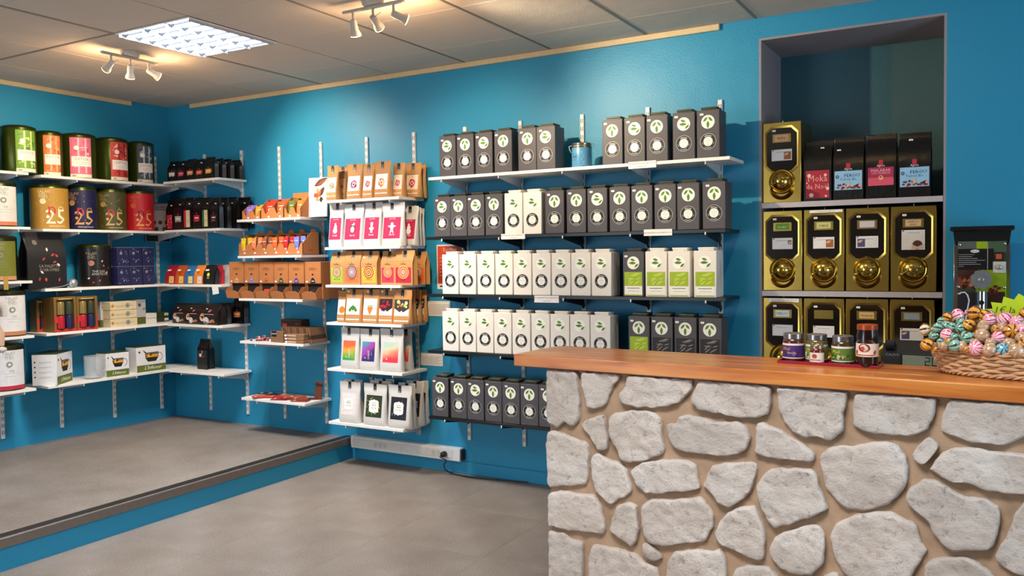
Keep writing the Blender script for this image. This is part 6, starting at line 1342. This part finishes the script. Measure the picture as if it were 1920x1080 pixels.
for nm, z, t_ in (('base_braid', .0092, 0), ('rim_braid', HB, 1)):
    for s in range(3):
        path = []
        for i in range(241): a = 2*pi*i/240; ph = 22*a+2*pi*s/3; x, y = ell(a, t_, .0055*cos(ph)); path.append((x, y, z+.0045*sin(ph)))
        obj(nm, MB().mat(WK).tube(path, .004, 5), bk)
obj('bottom', MB().mat(WK).lathe([(0, .001), (1, .001), (1, .005), (0, .005)], 40, sx=A_*.98, sy=B_*.98), bk)
def candy(c1, c2, n=6):
    m = MB(); seg_ = 36; rings = 10; vs = []; r = .0205
    for j in range(rings+1):
        th = pi*j/rings
        for i in range(seg_):
            a = 2*pi*i/seg_; q = 1-.07*abs(cos(n*a))**6*sin(th); vs.append((r*q*sin(th)*cos(a+.5*(j/rings-.5)), r*q*sin(th)*sin(a+.5*(j/rings-.5)), r*.8*cos(th)))
    A, B = [], []
    for j in range(rings):
        for i in range(seg_): f = (j*seg_+i, (j+1)*seg_+i, (j+1)*seg_+(i+1) % seg_, j*seg_+(i+1) % seg_); (B if (i % (seg_//n)) < (2 if n < 8 else 1) else A).append(f)
    m.mat(c1).add(vs, A); m.mat(c2).add(vs, B); m.mat(c1)
    for k in range(8):
        a = 2*pi*k/8; m.add([(0, 0, -.015), (.011*cos(a), .011*sin(a), -.026), (.011*cos(a+.6), .011*sin(a+.6), -.023)], [(0, 1, 2)])
    return m
def cc(h): return C(h, .22, var=.03, coat=.8)
kinds = [('pink and white striped', '#efb8c4', '#c8204e'), ('orange-yellow and brown', '#e09a2c', '#5a2410'), ('mint green and brown', '#7fb8a2', '#4a3a30'), ('clear tan', '#b08a68', '#caa888'), ('pale blue', '#7ab8c8', '#3a5a6a'), ('cream and brown', '#e6d2a8', '#5a2a14'), ('amber', '#cf9440', '#8a5220')]
cmesh = [candy(cc(a), cc(b), 9 if k == 0 else 6).mesh('candy') for k, (_, a, b) in enumerate(kinds)]
wmesh = cmesh
rnd = random.Random(21); pts = []
layers = [(1.04, HB+.012, 30), (.92, HB+.042, 26), (.76, HB+.070, 20), (.56, HB+.093, 14), (.32, HB+.108, 8), (.06, HB+.115, 2)]
cidx = 0
for sc, z, n in layers:
    for k in range(n):
        a = 2*pi*(k+.5*(cidx % 2))/n+rnd.uniform(-.05, .05); pts.append(((A_*sc)*cos(a), (B_*sc)*sin(a), z+rnd.uniform(-.004, .004)))
    cidx += 1
pts = [(x, y, z) for x, y, z in pts if y > .035]
vis = [(185, 420, 5, 118), (205, 570, 1, 130), (265, 490, 2, 85), (310, 405, 2, 110), (345, 335, 2, 80), (410, 300, 1, 110), (395, 375, 2, 95), (520, 278, 0, 135), (455, 392, 2, 95), (548, 348, 2, 100), (535, 405, 2, 100), (400, 475, 0, 130), (480, 580, 2, 135), (605, 505, 2, 135), (690, 255, 1, 145), (625, 375, 1, 135), (790, 270, 1, 110), (835, 325, 0, 135), (775, 395, 3, 130), (760, 485, 3, 140), (900, 415, 6, 90), (990, 310, 0, 145), (1060, 440, 1, 135), (965, 405, 3, 110), (1115, 345, 0, 130), (925, 505, 0, 125), (700, 610, 0, 135), (600, 620, 6, 75), (835, 625, 3, 135), (975, 620, 4, 120), (1110, 635, 3, 135), (370, 590, 3, 95), (338, 545, 2, 75), (1160, 500, 3, 110), (1175, 415, 0, 120), (560, 590, 3, 100), (690, 560, 3, 90), (480, 500, 2, 90), (850, 560, 3, 100), (1040, 560, 3, 110), (420, 545, 6, 90), (1210, 570, 1, 130), (1260, 480, 0, 130), (1240, 380, 2, 130), (1290, 600, 3, 130)]
NM_ = 0
def add_sweet(w, k, sc, n_, lab):
    o = obj('wrapped_sweet', cmesh[k], None, tuple(w), label=lab, cat='sweet', group=f'{kinds[k][0]} sweets in the basket')
    n_ = (n_+Vector((rnd.uniform(-.6, .6), rnd.uniform(-.6, .6), rnd.uniform(-.6, .6)))).normalized(); o.rotation_euler = n_.to_track_quat('Z', 'Y').to_euler(); o.scale = (sc, sc, sc)
seen = {}
for X, Y_, k, D_ in sorted(vis, key=lambda q: (q[2], q[0])):
    px, py = 1700+X/5.4, 540+Y_/5.4; seen[k] = seen.get(k, 0)+1
    yl = by-B_*1.05*((Y_-250)/370); lx_, lz_ = chit(px, py, yl)
    row = 'top of the heap' if Y_ < 350 else ('middle of the heap' if Y_ < 480 else 'basket rim')
    add_sweet(cw(lx_, yl, lz_), k, D_/118, Vector((lx_-bx, (yl-by)*1.6, .05)).normalized(), f'{kinds[k][0]} sweet, {ORD[seen[k]-1]} of its colour from left, {row}')
for i, q in enumerate(pts):
    k = rnd.choice([0, 1, 2, 3, 6]); w = cw(bx, by, 1.1002)+ux*q[0]+uy*q[1]+Vector((0, 0, q[2]))
    add_sweet(w, k, rnd.uniform(1.05, 1.2), Vector((q[0], q[1]*1.6, .05)).normalized(), f'{kinds[k][0]} wrapped sweet at the back of the basket heap')
# filling under the sweets so that the heap rests on something
obj('paper_filling', MB().mat(C('#9a7a5a', .9)).ball((0, 0, HB-.01), 1, 24, 10, A_*.9, B_*.9, .068), bk)
# star card
st = thing('price_star', tuple(cw(bx+.055, by+.135, 1.1002+.0)), 'fluorescent yellow starburst price card behind the sweets', 'price card', rz=CA)
sx, sz = chit(1932, 612, by+.135); R1, R0 = .152, .128; n = 22; xo = sx-(bx+.055)
pts = [((R1 if i % 2 == 0 else R0)*cos(pi*i/n+.07)*1.05+xo, (R1 if i % 2 == 0 else R0)*sin(pi*i/n+.07)*.72+sz-1.1002) for i in range(2*n)]
obj('card', MB().mat(C('#c6de1a', .6, var=.02)).prism(pts, lambda a, b: (a, 0, b), lambda a, b: (a, .001, b)), st)
p = Print(); p.text('1€ la Chupette', xo-.012, sz-1.1002+.042, .03, C('#4a4a1a'), 1, shear=.2); p.text('3.50€ les 3', xo-.025, sz-1.1002+.008, .03, C('#4a4a1a'), 1, shear=.2); obj('handwriting', p.mb, st, smooth=0)
obj('stick', MB().mat(C('#e6e2da', .5)).box(xo-.004, xo+.004, .001, .005, .0, sz-1.1002), st)
# ------------------------------------------------------------------ coffee grinder
gx0, gx1 = 5.972, 6.222; gw = gx1-gx0; gz = .9205
gr = thing('coffee_grinder', ((gx0+gx1)/2, -.36, gz), 'chrome coffee grinder with black hopper lid and picture panel', 'coffee grinder'); GHt = 1.6-gz
CH = C('#b9bcc0', .12, 1, var=.02)
obj('housing', MB().mat(CH).box(-gw*.45, gw*.45, .02, .26, 0, GHt-.075, .006), gr)
obj('front_plate', MB().mat(CH).box(-gw*.46, gw*.46, 0, .02, .1, GHt-.078, .003), gr)
obj('hopper', MB().mat(C('#17181a', .25)).prism([(-gw*.47, GHt-.01), (gw*.47, GHt-.01), (gw*.44, GHt-.075), (-gw*.44, GHt-.075)], lambda a, b: (a, .0, b), lambda a, b: (a, .25, b)), gr)
obj('hopper_lid', MB().mat(C('#101113', .3)).box(-gw*.52, gw*.52, -.02, .27, GHt-.014, GHt+.006, .004), gr)
p = Print(); W2 = gw*.44; T2 = GHt-.082; b0 = .12
def Y(px, py):
    q = hit(px, py, 1, -.36); return q.x-(gx0+gx1)/2, q.z-gz
def prect(a, b, c, d, col, l): (x0, z1), (x1, z0) = Y(a, b), Y(c, d); p.rect(x0, z0, x1, z1, C(col, .25), l)
prect(1796, 453, 1887, 600, '#3c4434', 1); prect(1796, 453, 1832, 470, '#5a605a', 2); prect(1831, 453, 1851, 470, '#96ae20', 3); prect(1852, 453, 1887, 472, '#4a6048', 2); prect(1796, 467, 1863, 506, '#1b1a1c', 4); prect(1830, 506, 1887, 560, '#8aa21e', 2); prect(1796, 505, 1834, 520, '#4a2c28', 3); prect(1796, 520, 1830, 541, '#7a4434', 4)
rnd = random.Random(5)
for k in range(16): x, z = Y(1798+rnd.random()*30, 524+rnd.random()*16); p.leaf(x, z, .022, .014, rnd.random()*1.2, C(rnd.choice(['#a86a50', '#5a2418', '#c89478', '#3a1810']), .25), 5+.03*k)
for k in range(9): x, z = Y(1852+rnd.random()*18, 530+rnd.random()*22); p.leaf(x, z, .022, .014, rnd.random()*1.2, C(rnd.choice(['#a86a50', '#6a2418', '#4a1810']), .25), 5+.03*k)
prect(1796, 548, 1834, 598, '#2c2a30', 5); prect(1850, 547, 1884, 590, '#3a1f1c', 4)
x, z = Y(1828, 471); p.disc(x, z, .018, C('#e6e6e0', .3), 7, 18, ry=.0075); p.text('Moulin', x, z-.003, .009, INK, 8)
for k in range(7): a_, zz_ = Y(1797, 477.5+k*3.6); b_, _ = Y(1797+[30, 26, 36, 50, 34, 42, 10][k], 478); p.rect(a_, zz_-.0015, b_, zz_+.0008, C('#9a9a98'), 5)
xa, za = Y(1852, 454); p.rect(xa-.001, Y(1852, 505)[1], xa+.001, za, C('#c8c0a8'), 6)
obj('picture_panel', p.mb, gr, smooth=0)
def gat(px, py): x, z = Y(px, py); return x, z
x, z = gat(1873, 481); s = obj('switch', MB().mat(C('#1a1512', .4)).box(x-.019, x+.019, -.008, 0, z-.018, z+.018, .002), gr); obj('rocker', MB().mat(C('#c8542c', .3)).box(x-.012, x+.012, -.012, -.008, z-.012, z+.012, .002), s)
x, z = gat(1874, 501); s = obj('timer_plate', MB().mat(C('#c9c5bd', .4)).box(x-.026, x+.026, -.006, 0, z-.026, z+.026, .002), gr); obj('timer_knob', MB().mat(C('#a9a59a', .3, .5)).lathe([(.012, 0), (.011, .012), (.006, .016), (0, .016)], 14, (x, -.006, z), 'y'), s)
x, z = gat(1840, 524)
kn = MB().mat(C('#9a9da0', .35, .7)); kn.prism([((.043+.003*cos(9*2*pi*k/54))*cos(2*pi*k/54)+x, (.043+.003*cos(9*2*pi*k/54))*sin(2*pi*k/54)+z) for k in range(54)], lambda a, b: (a, -.035, b), lambda a, b: (a, 0, b)); kn.lathe([(.012, 0), (.012, .004), (.006, .006), (0, .006)], 16, (x, -.035, z), 'y'); obj('grind_dial', kn, gr)
x, z = gat(1841, 558); sp = MB().mat(CH).lathe([(.022, 0), (.022, .08), (0, .08)], 20, (x, -.035, z-.05)); obj('spout', sp, gr); obj('spout_screw', MB().mat(BLACKM).lathe([(.011, 0), (.011, .012), (0, .013)], 14, (x, -.056, z-.02), 'y'), gr)
for px, py in ((1799, 459), (1884, 457), (1883, 539), (1798, 551), (1797, 538)): x, z = gat(px, py); obj('screw', MB().mat(CH).lathe([(.006, 0), (.006, .004), (.003, .006), (0, .006)], 10, (x, 0, z), 'y'), gr)
obj('leg', MB().mat(BLACKM).box(-gw*.42, -gw*.3, .03, .24, -.0, .02), gr)
o = thing('white_cable', (0, 0, 0), 'thin white bent strip hanging in front of the grinder', 'cable'); pa = [hit(a, b, 1, -.425) for a, b in ((1800, 549), (1809, 548), (1814, 553), (1817, 563), (1815, 575), (1812, 588), (1810, 612), (1808, 640))]; obj('strip', MB().mat(C('#d8dcec', .4)).tube(pa, .003, 6), o)
# ------------------------------------------------------------------ power strip, plug and cord
a, b = hit(657, 833, 1, -.05), hit(866, 852, 1, -.05); zc = .205
x0, x1 = hit(658, 833, 1, -.055).x, hit(862, 850, 1, -.055).x
z1 = hit(862, 842, 1, -.055).z; z0 = hit(860, 866, 1, -.055).z
ps = thing('power_trunking', (x0, 0, z0), 'long white power trunking with sockets along the blue wall', 'power strip'); L = x1-x0; H_ = z1-z0
obj('trunking', MB().mat(C('#dcdbd8', .4)).box(0, L, -.055, -.0005, 0, H_, .004), ps)
obj('cover_strip', MB().mat(C('#d2d1ce', .4)).box(.002, L-.06, -.058, -.0552, .22*H_, .8*H_, .001), ps)
obj('end_cap', MB().mat(C('#2a2a2c', .5)).box(L, L+.012, -.05, -.004, .1*H_, .9*H_, .002), ps)
def sk():
    m = MB().mat(C('#c9c8c6', .4)).lathe([(.0, 0), (.021, 0), (.0205, .0012), (.018, .0014), (.017, .0), (0, .0002)], 20, (0, -.058, 0), 'y', closed=False); m.mat(INK)
    for q in (-.008, .008): m.lathe([(.0028, .0005), (0, .0006)], 8, (q*.7, -.058, q*.6), 'y')
    m.mat(C('#8a8a8a')).box(-.002, .002, -.0595, -.0584, .008, .013); return m
for f in [.245, .29, .335, .775, .825]: obj('socket', cached('socket', sk), ps, (f*L, 0, .5*H_))
def sk2():
    m = MB().mat(C('#bdbcba', .4))
    for q in (-.012, .012): m.lathe([(.0035, .0), (.0032, .001), (0, .001)], 8, (-.004, -.058, q*.8), 'y')
    return m
for f in [.49, .535, .58, .625, .67, .72]: obj('covered_socket', cached('socket2', sk2), ps, (f*L, 0, .5*H_), kind='stuff')
obj('socket', cached('socket', sk), ps, (.875*L, 0, .5*H_))
pc = thing('electric_cable', (0, 0, 0), 'black plug and cable running along the floor to the counter', 'cable'); X0 = x0+.875*L; Z0 = z0+.5*H_
obj('plug', MB().mat(BLACKM).lathe([(.0, 0), (.019, 0), (.021, .01), (.018, .03), (.008, .036), (0, .036)], 18, (X0, -.0598, Z0), 'y'), pc)
fl_ = [(X0, -.092, Z0), (X0-.006, -.11, Z0-.012)]+[tuple(hit(a, b, 1, -.10)) for a, b in ((836, 863), (832.5, 872), (836, 881))]+[tuple(hit(a, b, 2, .0055)) for a, b in ((852, 889), (885, 895), (930, 899), (975, 903), (1025, 908))]+[(4.2, -.12, .0055), (4.6, -.3, .0055), (5.0, -1.0, .0055)]
fl_ = [Vector(q) for q in fl_]; sm = []
for i in range(len(fl_)-1):
    p0, p1, p2, p3 = fl_[max(i-1, 0)], fl_[i], fl_[i+1], fl_[min(i+2, len(fl_)-1)]
    for k in range(6):
        t = k/6; sm.append(.5*((2*p1)+(p2-p0)*t+(2*p0-5*p1+4*p2-p3)*t*t+(3*p1-p0-3*p2+p3)*t**3))
for q in sm: q.z = max(q.z, .0052)
obj('cord', MB().mat(BLACKM).tube(sm, .0042, 8), pc)
